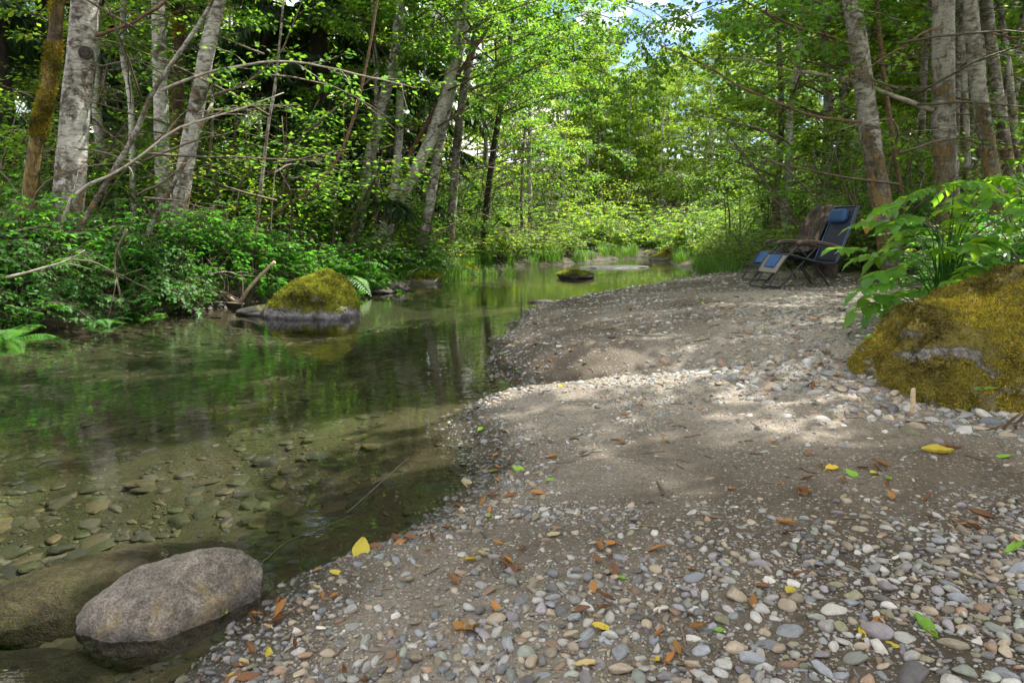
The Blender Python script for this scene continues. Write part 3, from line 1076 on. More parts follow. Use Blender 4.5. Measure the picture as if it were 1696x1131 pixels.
t_r, Pr, br_ = trunk_from_pixels('alder_tree', [(1411, 0), (1425, 100), (1438, 200), (1450, 280), (1463, 350)], 10.6, 36, 16, 'bark_alder_mossy', 'pale alder trunk leaning just behind the two recliners', GR, TALL[0], 0)
t_s, Ps, bs = trunk_from_pixels('alder_tree', [(1563, 0), (1562, 120), (1565, 270), (1570, 330)], 10.8, 39, 16, 'bark_alder_mossy', 'thick upright alder trunk right of the recliners with a mossy collar', GR, TALL[2], 0)
t_t, Pt, bt = trunk_from_pixels('alder_tree', [(1606, 0), (1617, 120), (1632, 220), (1650, 330)], 10.4, 27, 15, 'bark_alder_mossy', 'alder trunk leaning left against the thick upright alder', GR, TALL[1], 0)
trunk_from_pixels('alder_tree', [(1634, 0), (1648, 120), (1664, 230), (1676, 320)], 12.5, 20, 14, 'bark_alder_mossy', 'rightmost tall grey alder trunk in the photo', GR, SLIM[0], 0)
trunk_from_pixels('alder_tree', [(1590, 0), (1596, 140), (1602, 300)], 12.8, 14, 14, 'bark_alder_mossy', 'dark slim trunk seen between the two thick right alders', GR, SLIM[1], 0)
trunk_from_pixels('alder_tree', [(1655, 0), (1672, 130), (1690, 320)], 14.0, 13, 13, 'bark_alder_mossy', 'slim leaning trunk at the right picture edge', GR, SLIM[2], 0)
trunk_from_pixels('alder_tree', [(1452, 0), (1462, 110), (1474, 200), (1492, 320)], 12.5, 9, 11, 'bark_red', 'thin mossy brown stem right behind the leaning recliner alder', GR, SLIM[2], 0)
trunk_from_pixels('alder_tree', [(1540, 0), (1530, 120), (1525, 300)], 15.5, 13, 13, 'bark_alder_mossy', 'grey trunk in shade left of the thick upright alder', GR, SLIM[1], 0)

# branches the photo lets one trace
bough(t_c, bc, [(268, 150), (320, 130), (372, 118), (440, 109), (500, 110), (560, 122), (620, 137), (690, 155)], 10.6, 9.8, .034, .010, 10, 22, 'twig_pale', 1)
bough(t_a, ba, [(150, 64), (190, 52), (230, 36), (290, 2), (330, -25)], 10.6, 10.2, .040, .02, 5, 14, 'bark_red', 2)
bough(t_a, ba, [(140, 112), (185, 104), (222, 93)], 10.6, 10.0, .022, .008, 3, 0, 'twig', 3)
bough(t_d, bd, [(345, 160), (400, 140), (455, 95), (480, 40), (500, -20)], 11.0, 10.6, .030, .012, 8, 22, 'twig', 4)
bough(t_d, bd, [(330, 185), (380, 178), (430, 172), (490, 172)], 11.0, 10.2, .018, .006, 6, 14, 'twig_pale', 5)
bough(t_e, be, [(655, 80), (720, 45), (800, 30), (880, 8)], 17.6, 15.0, .030, .008, 12, 40, 'twig', 6)
bough(t_e, be, [(620, 100), (700, 75), (790, 70), (870, 55), (960, 62)], 17.6, 15.0, .028, .006, 12, 44, 'twig', 7)
bough(t_f, bf, [(742, 150), (830, 105), (920, 55), (1010, 20)], 17.6, 15.0, .034, .008, 14, 60, 'twig', 8, twL=.9)
bough(t_f, bf, [(725, 210), (800, 165), (880, 115), (960, 75), (1040, 70)], 17.6, 15.0, .034, .007, 16, 70, 'twig', 9, twL=.95)
bough(t_g, bg_, [(768, 175), (850, 130), (940, 100), (1030, 105), (1100, 140)], 20.5, 17.0, .030, .006, 16, 70, 'twig', 10, twL=.95)
bough(t_g, bg_, [(760, 235), (830, 195), (900, 170), (980, 150), (1060, 165)], 20.5, 17.0, .028, .006, 16, 60, 'twig', 11, twL=.9)
bough(t_g, bg_, [(760, 255), (800, 215), (850, 160), (890, 110), (930, 40)], 20.5, 17.0, .028, .006, 12, 50, 'twig', 12, twL=.9)
bough(t_h, bh, [(812, 265), (860, 248), (930, 243), (1000, 243), (1060, 262)], 25.0, 22.0, .026, .006, 14, 46, 'twig', 13, twL=.7)
bough(t_h, bh, [(808, 300), (850, 270), (900, 268), (945, 295), (965, 330)], 25.0, 22.0, .024, .005, 10, 30, 'twig', 14, twL=.5)
bough(t_h, bh, [(806, 312), (840, 295), (900, 300), (960, 322), (1010, 345)], 25.0, 22.0, .022, .005, 10, 30, 'twig', 15, twL=.5)
bough(t_f, bf, [(690, 215), (650, 212), (610, 230)], 17.7, 17.0, .016, .006, 6, 20, 'twig', 16)
bough(t_h, bh, [(826, 180), (870, 110), (900, 40), (925, -30)], 25.0, 22.0, .022, .008, 10, 44, 'twig', 17, twL=.8)
bough(t_f, bf, [(760, 60), (860, 10), (960, -10), (1060, 20), (1090, 60)], 17.6, 14.5, .03, .006, 16, 70, 'twig', 40, twL=1.0)
bough(t_g, bg_, [(785, 70), (880, 40), (960, 20), (1040, 50), (1075, 110)], 20.5, 16.5, .03, .006, 18, 80, 'twig', 41, twL=1.1)
bough(t_g, bg_, [(775, 120), (870, 90), (960, 110), (1040, 150), (1070, 190)], 20.5, 17.0, .028, .006, 16, 70, 'twig', 42, twL=1.0)
bough(t_r, br_, [(1414, 30), (1320, -5), (1220, 0), (1120, 40), (1085, 90)], 10.7, 11.2, .022, .005, 16, 60, 'twig', 43, twL=.9)
bough(t_g, bg_, [(790, 40), (880, -10), (980, -10), (1070, 10), (1120, 50)], 20.5, 16.0, .03, .006, 18, 90, 'twig', 44, twL=1.2)
bough(t_r, br_, [(1437, 205), (1380, 197), (1330, 184), (1250, 150), (1180, 112), (1096, 70)], 10.6, 9.6, .036, .012, 9, 16, 'bark_red', 18)
bough(t_r, br_, [(1418, 76), (1370, 62), (1310, 42), (1240, 2)], 10.6, 9.8, .036, .014, 8, 24, 'bark_red', 19)
bough(t_s, bs, [(1545, 183), (1480, 160), (1425, 140), (1370, 125), (1290, 112), (1225, 97), (1180, 100)], 10.8, 10.9, .055, .012, 9, 18, 'twig_pale', 20)
bough(t_s, bs, [(1560, 45), (1530, 52), (1480, 85), (1430, 115), (1390, 135)], 10.4, 10.0, .026, .007, 7, 10, 'bark_red', 21)
bough(t_r, br_, [(1432, 190), (1390, 165), (1340, 130), (1290, 80), (1260, 30)], 10.7, 9.8, .020, .006, 8, 20, 'twig', 22)
bough(t_t, bt, [(1625, 55), (1660, 60), (1720, 66)], 10.4, 10.0, .024, .012, 4, 10, 'bark_red', 23)
bough(t_t, bt, [(1628, 78), (1660, 84), (1720, 92)], 10.4, 9.6, .020, .01, 4, 10, 'twig', 24)
bough(t_s, bs, [(1580, 160), (1630, 172), (1720, 185)], 10.8, 10.0, .022, .012, 5, 8, 'twig', 25)
bough(t_s, bs, [(1582, 190), (1640, 190), (1720, 195)], 10.8, 10.2, .018, .012, 5, 8, 'twig', 26)
bough(t_s, bs, [(1582, 225), (1640, 245), (1720, 262)], 10.8, 10.0, .024, .012, 5, 8, 'bark_red', 27)
bough(t_r, br_, [(1460, 220), (1500, 225), (1545, 250), (1600, 250)], 10.7, 11.5, .014, .006, 6, 10, 'twig', 28)
bough(t_r, br_, [(1415, 40), (1350, 25), (1280, 20), (1190, 42)], 10.7, 10.0, .020, .006, 12, 40, 'twig', 29, twL=.8)
bough(t_r, br_, [(1430, 140), (1380, 112), (1320, 95), (1250, 100), (1170, 60)], 10.8, 10.6, .018, .006, 12, 44, 'twig', 30, twL=.8)
bough(t_s, bs, [(1560, 110), (1500, 60), (1420, 20), (1350, -10)], 11, 11.5, .02, .006, 10, 36, 'twig', 31, twL=.8)

# fallen poles leaning through the shrubs
def pole(name, pix, Y0, Y1, r0, r1, barkm, label, cat='branch', ntw=0, seed=0, sink=True):
    rs = np.random.RandomState(seed)
    n = len(pix)
    pts = np.array([at(px, py, Y0 + (Y1 - Y0) * i / (n - 1)) for i, (px, py) in enumerate(pix)])
    if sink:
        d = unit(pts[0] - pts[1])
        g = float(height(pts[0][0], pts[0][1]))
        if pts[0][2] > g - .03:
            q0 = pts[0] + np.array([d[0] * .45, d[1] * .45, 0])
            q0[2] = float(height(q0[0], q0[1])) - .05
            pts = np.vstack([q0, pts])
    P = spline(pts, 16)
    base = P[0].copy()
    mb = MB()
    mb.add(*tube(P - base, np.linspace(r0, r1, 16), 8, .15, seed))
    for j in range(ntw):
        i = int(4 + 11 * (j + rs.rand()) / ntw)
        T = unit(P[min(i + 1, 15)] - P[i - 1])
        q = limb_path(P[i] - base, T + rs.randn(3) * .5, rs.uniform(.25, .7), rs, 4, 0)
        mb.add(*tube(q, np.linspace(r1 * .7, .002, len(q)), 3))
    o = link(name, mb.mesh(name, M[barkm]), None, tuple(base))
    thing(o, label, cat)
    return o


pole('fallen_pole', [(118, 328), (170, 298), (225, 265), (290, 215), (350, 195), (400, 180), (470, 154)], 9.9, 10.2, .030, .010, 'twig_pale', 'long grey fallen pole slanting up through the left bank shrubs', ntw=7, seed=3)
pole('fallen_pole', [(243, 392), (262, 350), (290, 300), (318, 245), (335, 205), (352, 170)], 10.8, 11.1, .046, .022, 'bark_alder_mossy', 'dark mossy pole leaning up against the leaning white alder', ntw=4, seed=4)
pole('fallen_pole', [(455, 290), (470, 262), (482, 238)], 13.2, 13.3, .014, .010, 'twig_pale', 'short broken stick poking out of the bank shrubs', seed=5)
pole('fallen_pole', [(60, 320), (130, 280), (190, 270)], 9.6, 9.8, .014, .008, 'twig', 'thin dark stick lying in the shrubs under the thickest white alder', ntw=3, seed=6)

# ------------------------------------------------------------------ forest behind
placed = []


def free(x, y, r):
    return all((x - a) ** 2 + (y - b) ** 2 > (r + c) ** 2 * .25 for a, b, c in placed)


def scatter(n, xr, yr, r, ok, seed):
    rs = np.random.RandomState(seed)
    out, tries = [], 0
    while len(out) < n and tries < n * 60:
        tries += 1
        x, y = rs.uniform(*xr), rs.uniform(*yr)
        if ok(x, y) and free(x, y, r):
            placed.append((x, y, r))
            out.append((x, y))
    return out


def inview(x, y, margin=120):
    px, _, dep = project(np.array([x, y, 1.5]))
    return dep[0] > .5 and -margin < px[0] < 1696 + margin


def forest(var, pts, name, label, group, cat, s0, s1, seed):
    rs = np.random.RandomState(seed)
    for x, y in pts:
        s = rs.uniform(s0, s1)
        px = project(np.array([x, y, 5]))[0][0]
        if y > 28 and abs(px - 1055) < 60:
            s *= .66 if y < 42 else .92
        place_tree(var[rs.randint(len(var))], name, (x, y, float(height(x, y)) - .08), rs.rand() * 6.28, s, label, cat, group)


for k, (px, Y, lab) in enumerate([(18, 16.5, 'broad dark conifer trunk in the top left corner'), (100, 22, 'dark conifer behind the mossy crooked trunk'),
                                  (455, 20, 'drooping dark conifer behind the thin upright sapling'),
                                  (538, 19, 'dark conifer with hanging boughs left of the middle clump'), (610, 24, 'shadowy conifer behind the leftmost leaning alder'),
                                  (250, 24, 'dark conifer far behind the straight white alder'), (690, 28, 'dark conifer deep behind the middle alder clump')]):
    p = at(px, 300, Y)
    place_tree(CONI[k % 2], 'conifer_tree', (p[0], p[1], float(height(p[0], p[1])) - .1), k * 1.3, 1.0, lab, 'tree', 'dark conifers in the left forest')
    placed.append((p[0], p[1], 2.5))

lf = scatter(26, (-22, 4), (15, 34), 2.0, lambda x, y: x < XL(y) - 1.2 and inview(x, y), 1)
forest(FULL, lf[:15], 'alder_tree', 'full leafy alder in the left forest', 'leafy alders of the left forest', 'tree', .8, 1.1, 2)
forest(SLIM, lf[15:], 'slender_tree', 'slender grey stem in the left forest', 'slender trees of the left forest', 'tree', .8, 1.1, 3)
mp = scatter(22, (-16, 3), (11.5, 26), 1.5, lambda x, y: x < XL(y) - 1.0 and inview(x, y), 4)
mp += scatter(16, (-9, -1), (14, 21), .9, lambda x, y: x < XL(y) - 1.6 and 240 < project(np.array([x, y, 1.5]))[0][0] < 640, 41)
forest(MAPL, mp, 'understorey_tree', 'low leafy tree on the left side', 'understorey trees of the left forest', 'tree', .7, 1.15, 5)
BEND = lambda x, y: (y > 25) and (x < 17) and (y < 45)
rf = scatter(60, (5, 30), (12.5, 40), 1.15, lambda x, y: x > XF(y) + .9 and not BEND(x, y) and inview(x, y), 6)
forest(SLIM, rf[:38], 'slender_tree', 'slender grey trunk in the right thicket', 'slender trees of the right thicket', 'tree', .8, 1.15, 7)
forest(FULL, rf[38:], 'alder_tree', 'full leafy alder in the right thicket', 'leafy alders of the right thicket', 'tree', .8, 1.15, 8)
mp = scatter(20, (5, 18), (11.5, 30), 1.3, lambda x, y: x > XF(y) + .7 and not BEND(x, y) and inview(x, y), 9)
forest(MAPL, mp, 'understorey_tree', 'low leafy tree on the right side', 'understorey trees of the right thicket', 'tree', .55, 1.1, 10)
ff = scatter(44, (-22, 42), (38, 66), 2.6, lambda x, y: not (-4 < x < 17 and y < 47) and inview(x, y, 250), 11)
forest(FULL, ff, 'alder_tree', 'sunlit leafy alder at the far end', 'sunlit trees at the far end of the creek', 'tree', .9, 1.3, 12)
fb = scatter(30, (-45, 70), (64, 95), 3.5, lambda x, y: inview(x, y, 250), 13)
forest(FULL, fb, 'alder_tree', 'distant leafy tree behind the creek', 'distant trees behind the creek', 'tree', 1.2, 1.7, 14)

# alders standing just outside the right picture edge: their crowns shade the gravel and show in the water
for k, (x, y, s) in enumerate([(7.6, 4.6, 1.1), (5.8, 2.6, 1.0), (6.5, 6.0, 1.1)]):
    place_tree(TALL[k % 3] if k % 2 else FULL[k % 3], 'alder_tree', (x, y, float(height(x, y)) - .08), k * 1.9, s, 'alder outside the right edge shading the gravel', 'tree', 'alders shading the gravel bar')
# tall bright thicket that closes the view where the creek bends
wedge = [(at(px, 300, Y)[0], Y) for px, Y in [(1000, 49), (1022, 53), (1040, 50), (1058, 57), (1072, 52), (1090, 49), (1108, 54), (1033, 60), (1064, 62), (905, 50), (935, 54), (962, 49), (880, 57), (1140, 55), (1165, 60), (950, 64), (985, 58), (1120, 59), (1052, 66), (1015, 68), (1085, 70)]]
forest(FULL, wedge, 'alder_tree', 'sunlit tree at the creek bend', 'trees under the gap of sky', 'tree', .95, 1.2, 17)
far = scatter(34, (-6, 26), (44, 54), 1.6, lambda x, y: (y > 39 or x < XL(y) - .8 or x > XR(y) + 1.2) and inview(x, y, 60), 15)
forest([MAPL[1]] + [MAPL[0]], far, 'understorey_tree', 'yellow green thicket tree at the creek bend', 'thicket trees at the creek bend', 'tree', .9, 1.7, 16)


# ------------------------------------------------------------------ shrubs, ferns, grass
def shrub_mesh(seed, h, w, leafL, nstem, per, leafm):
    rs = np.random.RandomState(seed)
    st, lv = MB(), MB()
    for s in range(nstem):
        az = rs.rand() * 6.28
        L = h * (.7 + .5 * rs.rand())
        lean = rs.uniform(.15, 1.0) * w / h
        Q = limb_path((rs.randn() * .10, rs.randn() * .10, 0), (math.cos(az) * lean, math.sin(az) * lean, 1), L, rs, 8, -.13, .05)
        st.add(*tube(Q, np.linspace(.009, .003, len(Q)), 4))
        for j in range(8):
            u = .22 + .78 * (j + rs.rand()) / 8
            i = min(int(u * (len(Q) - 1)), len(Q) - 2)
            a2 = rs.rand() * 6.28
            q = limb_path(Q[i], (math.cos(a2), math.sin(a2), .12), rs.uniform(.16, .42), rs, 3, -.10)
            st.add(*tube(q, np.linspace(.004, .002, len(q)), 3))
            # leaves in threes along the twig
            n3 = per
            for m in range(n3):
                c = q[0] + (q[-1] - q[0]) * (.25 + .75 * (m + rs.rand() * .6) / n3)
                t = unit(q[-1] - q[0])
                sd = unit(np.cross(t, [0, 0, 1.0])) * (1 if m % 2 else -1)
                d0 = unit(t * .6 + sd * .9 + rs.randn(3) * .2) if m < n3 - 1 else t
                s0 = unit(np.cross(d0, [0, 0, 1.0]))
                D = np.array([d0 + [0, 0, -.25], unit(d0 * .45 + s0) + [0, 0, -.15], unit(d0 * .45 - s0) + [0, 0, -.15]])
                N = unit(np.array([0, 0, 1.0]) + rs.randn(3) * .30) + rs.randn(3, 3) * .12
                sz = leafL * rs.uniform(.65, 1.2) * np.array([1.15, .85, .85])
                lv.add(*leafset(np.repeat(c[None] + d0 * .03, 3, 0), D, N, sz, sz * .62, HI, np.repeat(leafcols(1, rs, .22), 3, 0)))
    return st.mesh('shrub_stems', M['twig']), lv.mesh('shrub_leaves', M[leafm])


SHR = [shrub_mesh(300 + i, 1.25, .85, .088, 20, 3, 'leaf_shrub') for i in range(4)]
SHB = [shrub_mesh(320 + i, 1.35, .85, .085, 18, 3, 'leaf_bright') for i in range(3)]
SHM = [shrub_mesh(330 + i, 1.35, .85, .10, 18, 3, 'leaf_meadow') for i in range(2)]
LOWS = [shrub_mesh(340 + i, .5, .5, .065, 11, 2, 'leaf_shrub') for i in range(3)]


def place_shrub(var, loc, rz, sc, label, group, tilt=(0, 0), name='leafy_shrub'):
    e = empty(name, loc, label, 'shrub', group, rz)
    e.rotation_euler = (tilt[0], tilt[1], rz)
    e.scale = (sc, sc, sc * random.Random(int(loc[0] * 977 + loc[1] * 131)).uniform(.8, 1.15))
    stuff(link('stems', var[0], e))
    stuff(link('leaves', var[1], e))
    return e


rs = np.random.RandomState(50)
placed2 = []


def scatter2(n, xr, yr, r, ok, seed):
    rs = np.random.RandomState(seed)
    out, tries = [], 0
    while len(out) < n and tries < n * 80:
        tries += 1
        x, y = rs.uniform(*xr), rs.uniform(*yr)
        if ok(x, y) and all((x - a) ** 2 + (y - b) ** 2 > r * r for a, b in placed2):
            placed2.append((x, y))
            out.append((x, y))
    return out


def edgeL(x, y):
    return (XL(y) - x)


for x, y in scatter2(84, (-12, -2.5), (6.5, 14), .40, lambda x, y: -.10 < edgeL(x, y) < 2.0 and inview(x, y), 21):
    d = edgeL(x, y)
    near = d < .55
    place_shrub(SHR[rs.randint(4)], (x, y, float(height(x, y)) - .04), rs.rand() * 6.28, rs.uniform(.62, .85) if near else rs.uniform(.8, 1.12),
                'green shrub leaning over the left bank' if near else 'dense green shrub in the left bank undergrowth',
                'shrubs at the lip of the left bank' if near else 'shrubs of the left bank undergrowth', ((.35 * rs.rand(), .35 + .3 * rs.rand()) if near else (0, .12)))
for x, y in scatter2(40, (-16, -3.5), (9, 17), .85, lambda x, y: 2.0 <= edgeL(x, y) < 7 and inview(x, y), 22):
    place_shrub(SHR[rs.randint(4)], (x, y, float(height(x, y)) - .04), rs.rand() * 6.28, rs.uniform(1.0, 1.35), 'tall green shrub among the left trunks', 'shrubs among the left trunks')
for x, y in scatter2(54, (-7, 6), (13.8, 30), .75, lambda x, y: .75 < edgeL(x, y) < 4.2 and inview(x, y), 23):
    v = SHR if y < 19 else SHB
    place_shrub(v[rs.randint(3)], (x, y, float(height(x, y)) - .04), rs.rand() * 6.28, rs.uniform(.9, 1.3), 'green shrub on the far left bank' if y < 19 else 'bright green shrub along the far left bank', 'shrubs of the far left bank')
for x, y in scatter2(60, (-3, 15), (28, 46), 1.0, lambda x, y: (edgeL(x, y) > .3 or x > XR(y) + .3) and inview(x, y), 24):
    place_shrub(SHM[rs.randint(2)], (x, y, float(height(x, y)) - .04), rs.rand() * 6.28, rs.uniform(1.0, 1.9), 'yellow green bush at the far bend', 'sunlit bushes at the far bend')
for x, y in scatter2(46, (4, 14), (8.6, 28), .75, lambda x, y: -.1 < x - XF(y) < 3.2 and inview(x, y) and not (y < 11.2 and x - XF(y) < .45), 25):
    v = SHB if (x - XF(y)) < 1.6 else SHR
    place_shrub(v[rs.randint(3)], (x, y, float(height(x, y)) - .04), rs.rand() * 6.28, rs.uniform(.75, 1.1), 'leafy bush along the right forest edge', 'bushes along the right forest edge')
for x, y in scatter2(20, (3.5, 10), (4.6, 9.5), .7, lambda x, y: .35 < x - XF(y) < 4.5 and inview(x, y), 26):
    place_shrub(SHR[rs.randint(4)], (x, y, float(height(x, y)) - .04), rs.rand() * 6.28, rs.uniform(.75, 1.05), 'shaded green shrub under the right alders', 'shrubs under the right alders')
for x, y in scatter2(26, (-8.5, -3), (6.5, 12.5), .34, lambda x, y: -.08 < edgeL(x, y) < .35 and inview(x, y), 27):
    place_shrub(LOWS[rs.randint(3)], (x, y, float(height(x, y)) - .02), rs.rand() * 6.28, rs.uniform(.8, 1.2), 'low leafy plant at the foot of the left bank', 'low plants at the foot of the left bank', name='low_plant')


def fern_fronds(seed, nf, L):
    rs = np.random.RandomState(seed)
    out = []
    for k in range(nf):
        az = k * 2.4 + rs.randn() * .3
        Lk = L * rs.uniform(.75, 1.15)
        up = rs.uniform(.7, 1.6)
        Q = limb_path((0, 0, 0), (math.cos(az), math.sin(az), up), Lk, rs, 12, -.13, .02)
        Q = spline(Q, 26)
        mb = MB()
        mb.add(*tube(Q, np.linspace(.004, .001, 26), 4), c=(.8, .9, .6))
        T = unit(np.gradient(Q, axis=0))
        S = unit(np.cross(T, [0, 0, 1.0]))
        i = np.arange(3, 26)
        pl = Lk * .23 * np.sin(np.pi * (i / 25.0) ** .7) + .01
        for sg in (-1, 1):
            D = S[i] * sg + T[i] * .45 + np.array([0, 0, -.15])
            N = np.cross(S[i], T[i]) * 1.0
            mb.add(*leafset(Q[i], D, N, pl, Lk / 26 * .95, LO, leafcols(len(i), rs, .12)))
        out.append(mb.mesh('frond', M['leaf_fern']))
    return out


FERN = [fern_fronds(400, 11, .75), fern_fronds(401, 9, .6), fern_fronds(402, 10, .5)]


def place_fern(k, loc, sc, rz, label, group=None):
    e = empty('fern', loc, label, 'fern', group, rz)
    e.scale = (sc,) * 3
    for me in FERN[k]:
        link('frond', me, e)
    return e


def onbank(px, py, Y=None):
    p = ghit(px, py) if Y is None else at(px, py, Y)
    return (p[0], p[1], float(height(p[0], p[1])) - .01)


place_fern(0, (at(-4, 500, 7.9)[0], 7.9, float(height(at(-4, 500, 7.9)[0], 7.9))), 1.0, .4, 'bright fern cut by the left picture edge above the water')
place_fern(0, (at(552, 440, 13.9)[0], 13.9, .24), 1.75, 1.0, 'tall bright fern rising behind the mossy creek boulder')
place_fern(1, (at(505, 440, 12.6)[0], 12.6, .15), .9, 2.0, 'smaller fern left of the tall bright fern')
place_fern(2, (at(165, 510, 9.2)[0], 9.2, float(height(at(165, 510, 9.2)[0], 9.2))), 1.0, .2, 'small dark fern hanging over the shaded left bank')
place_fern(2, (at(238, 500, 9.9)[0], 9.9, float(height(at(238, 500, 9.9)[0], 9.9))), .8, 2.2, 'small fern on the bank beside the dark waterline rock')
place_fern(1, (at(630, 430, 14.8)[0], 14.8, .2), 1.0, .7, 'fern behind the low mossy rock with grass')


def grass_mesh(seed, n, h, w, spread):
    rs = np.random.RandomState(seed)
    mb = MB()
    for k in range(n):
        a, r = rs.rand() * 6.28, spread * rs.rand() ** .7
        b = np.array([math.cos(a) * r, math.sin(a) * r, 0])
        hh = h * rs.uniform(.5, 1.2)
        a2 = rs.rand() * 6.28
        d = np.array([math.cos(a2), math.sin(a2), 0]) * rs.uniform(.1, .75)
        t = np.linspace(0, 1, 5)[:, None]
        C = b + np.array([0, 0, 1.0]) * hh * (t - .35 * t * t * np.linalg.norm(d)) + d * hh * t * t
        s = np.array([-math.sin(a2), math.cos(a2), 0]) * w
        wd = np.array([1, .95, .75, .45, .05])[:, None]
        V = np.concatenate([C + s * wd, C - s * wd])
        F = []
        for i in range(4):
            F += [(i, i + 1, i + 6), (i, i + 6, i + 5)]
        mb.add(V, F, leafcols(1, rs, .25)[0])
    return mb.mesh('grass_tuft', M['leaf_grass'])


GRS = [grass_mesh(420 + i, 70, .38, .0035, .14) for i in range(3)]


def place_grass(k, x, y, sc, label, group, rz, z=None):
    o = link('grass_tuft', GRS[k], None, (x, y, (float(height(x, y)) if z is None else z) - .01))
    o.scale = (sc,) * 3
    o.rotation_euler = (0, 0, rz)
    thing(o, label, 'grass', group)
    return o


rs = np.random.RandomState(60)
for px, Y, s in [(478, 12.4, 1.2), (500, 12.9, 1.1), (468, 11.9, .9), (530, 12.9, 1.0), (590, 13.4, 1.0), (575, 12.9, .9), (620, 14.9, 1.0), (700, 17.2, 1.5), (716, 17.6, 1.6), (735, 17.8, 1.6), (752, 18.2, 1.5), (770, 18.6, 1.4), (660, 16.2, 1.2),
                 (790, 19.6, 1.3), (815, 20.5, 1.4), (845, 22, 1.6), (680, 16.8, 1.2), (640, 15.8, 1.0), (1190, 17.5, 1.6), (1205, 16.8, 1.6), (1222, 15.8, 1.3), (1180, 18.5, 1.7)]:
    p = at(px, 430, Y)
    lab = 'tuft of bright grass beside the mossy creek boulder' if px < 600 else ('tall grass tuft on the right bank' if px > 1000 else 'tall grass tuft on the low far left bank')
    place_grass(rs.randint(3), p[0], p[1], s, lab, 'grass tufts by the creek', rs.rand() * 6.28)
for k in range(46):
    Y = rs.uniform(19, 38)
    x = XL(Y) - rs.uniform(.02, .55) if k % 3 else XR(Y) + rs.uniform(.1, .6)
    place_grass(rs.randint(3), x, Y, rs.uniform(1.3, 2.3), 'bright grass tuft at the far water edge', 'grass tufts at the far water edge', rs.rand() * 6.28)
for k in range(24):
    Y = rs.uniform(7.4, 11.5)
    x = XL(Y) - rs.uniform(0.02, .35)
    place_grass(rs.randint(3), x, Y, rs.uniform(.6, 1.0), 'dull grass tuft hanging on the steep left bank', 'grass tufts on the left bank', rs.rand() * 6.28)

# low ground cover of small leaves over the forest floor on both sides
cov = MB()
rs = np.random.RandomState(70)
n = 26000
cx, cyy = rs.uniform(-20, 18, n), 5 + 33 * rs.rand(n) ** 1.2
ok = ((XL(cyy) - cx > .6 + 1.0 * ((cyy > 13) & (cyy < 25))) | (cx > XF(cyy) + .5))
cx, cyy = cx[ok], cyy[ok]
cz = height(cx, cyy) + rs.rand(len(cx)) ** 2 * .35
m = len(cx)
cov.add(*leafset(np.stack([cx, cyy, cz], 1), rs.randn(m, 3) * [1, 1, .3], np.array([0, 0, 1.0]) + rs.randn(m, 3) * .35, .09 + .07 * rs.rand(m), .07 + .04 * rs.rand(m), LO, leafcols(m, rs)))
gc = link('ground_cover', cov.mesh('ground_cover', M['leaf_shrub']))
stuff(gc)
gc['label'] = 'low green leaves covering the forest floor'

# ------------------------------------------------------------------ boulders
M['rock_fore'] = rock_mat('foreground_rock', (.15, .132, .112), None, wet=.02, yellow=.6)
M['rock_moss'] = rock_mat('mossy_rock', (.22, .21, .195), (.11, .088, .013), .45)
M['rock_creek'] = rock_mat('creek_mossy_rock', (.24, .24, .26), (.12, .11, .012), .42, wet=.03)
M['rock_wet'] = rock_mat('wet_rock', (.055, .053, .048), (.06, .06, .015), .72, wet=.03)
M['rock_bed'] = rock_mat('submerged_rock', (.045, .036, .023), (.04, .038, .016), .95)

# the big brown rock lying at the waterline in front
p = whit(276, 1002)
V, F = rockverts(6, (.285, .225, .19), 12, .16, 1.25, 5, .78, 5)
V[:, 2] = np.where(V[:, 2] > 0, V[:, 2] * (1 + .10 * (V[:, 0] / .34)), V[:, 2])
Rz = Matrix.Rotation(math.radians(22), 3, 'Z')
V = V * (1 + .035 * fbm(V * 16, 8, 4) + .02 * fbm(V * 45, 18, 3))[:, None]
V = V @ np.array(Rz).T
mb = MB()
mb.add(V, F)
o = link('boulder', mb.mesh('boulder', M['rock_fore']), None, (p[0] + .03, p[1] + .02, -.045))
thing(o, 'big rounded brown boulder half in the water at the lower left with yellow lichen', 'boulder')
ROCKS = [(p[0], p[1], .38, .27, 22)]

# broad submerged rock behind it
p = whit(150, 900)
V, F = rockverts(5, (.52, .30, .13), 15, .12, 1.3, 2, .85)
V = V @ np.array(Matrix.Rotation(math.radians(28), 3, 'Z')).T
mb = MB()
mb.add(V, F)
o = link('submerged_rock', mb.mesh('submerged_rock', M['rock_bed']), None, (p[0] + .05, p[1] + .06, -.235))
thing(o, 'broad flat brown rock lying under the water behind the big rounded boulder', 'rock')
p = whit(45, 1085)
V, F = rockverts(5, (.42, .26, .15), 17, .12, 1.2, 2, .85)
mb = MB()
mb.add(V, F)
o = link('submerged_rock', mb.mesh('submerged_rock', M['rock_bed']), None, (p[0] - .05, p[1], -.20))
thing(o, 'muddy rock under the rippling water in the bottom left corner', 'rock')

# mossy boulder in the creek
def ridge_rock(k, a, b, hx, hz, seed, amp, power=.85, below=.35, tipb=.75):
    """a boulder whose crest follows hz over hx and whose sides fall off to the front and back"""
    u, F = ico(k)
    x = u[:, 0]
    X = a * x
    H = np.interp(X, hx, hz)
    den = np.sqrt(np.maximum(1 - x * x, 1e-3))
    up = np.clip(u[:, 2] / den, -1, 1)
    Z = np.where(up > 0, np.abs(up) ** power * H, up * below)
    Y = u[:, 1] * b * (tipb + (1 - tipb) * sstep(-1, .1, x)) / np.maximum(den, .25) ** .35
    P = np.stack([X, Y, Z], 1)
    n = unit(np.stack([x / a, u[:, 1] / b, u[:, 2] / .6], 1))
    r = fbm(P * 2.1 + seed, seed, 5, .55)
    r2 = 1 - 2 * np.abs(fbm(P * 3.1 + 9, seed + 5, 4))
    return P + n * (amp * (r * 1.1 + r2 * .42))[:, None], F


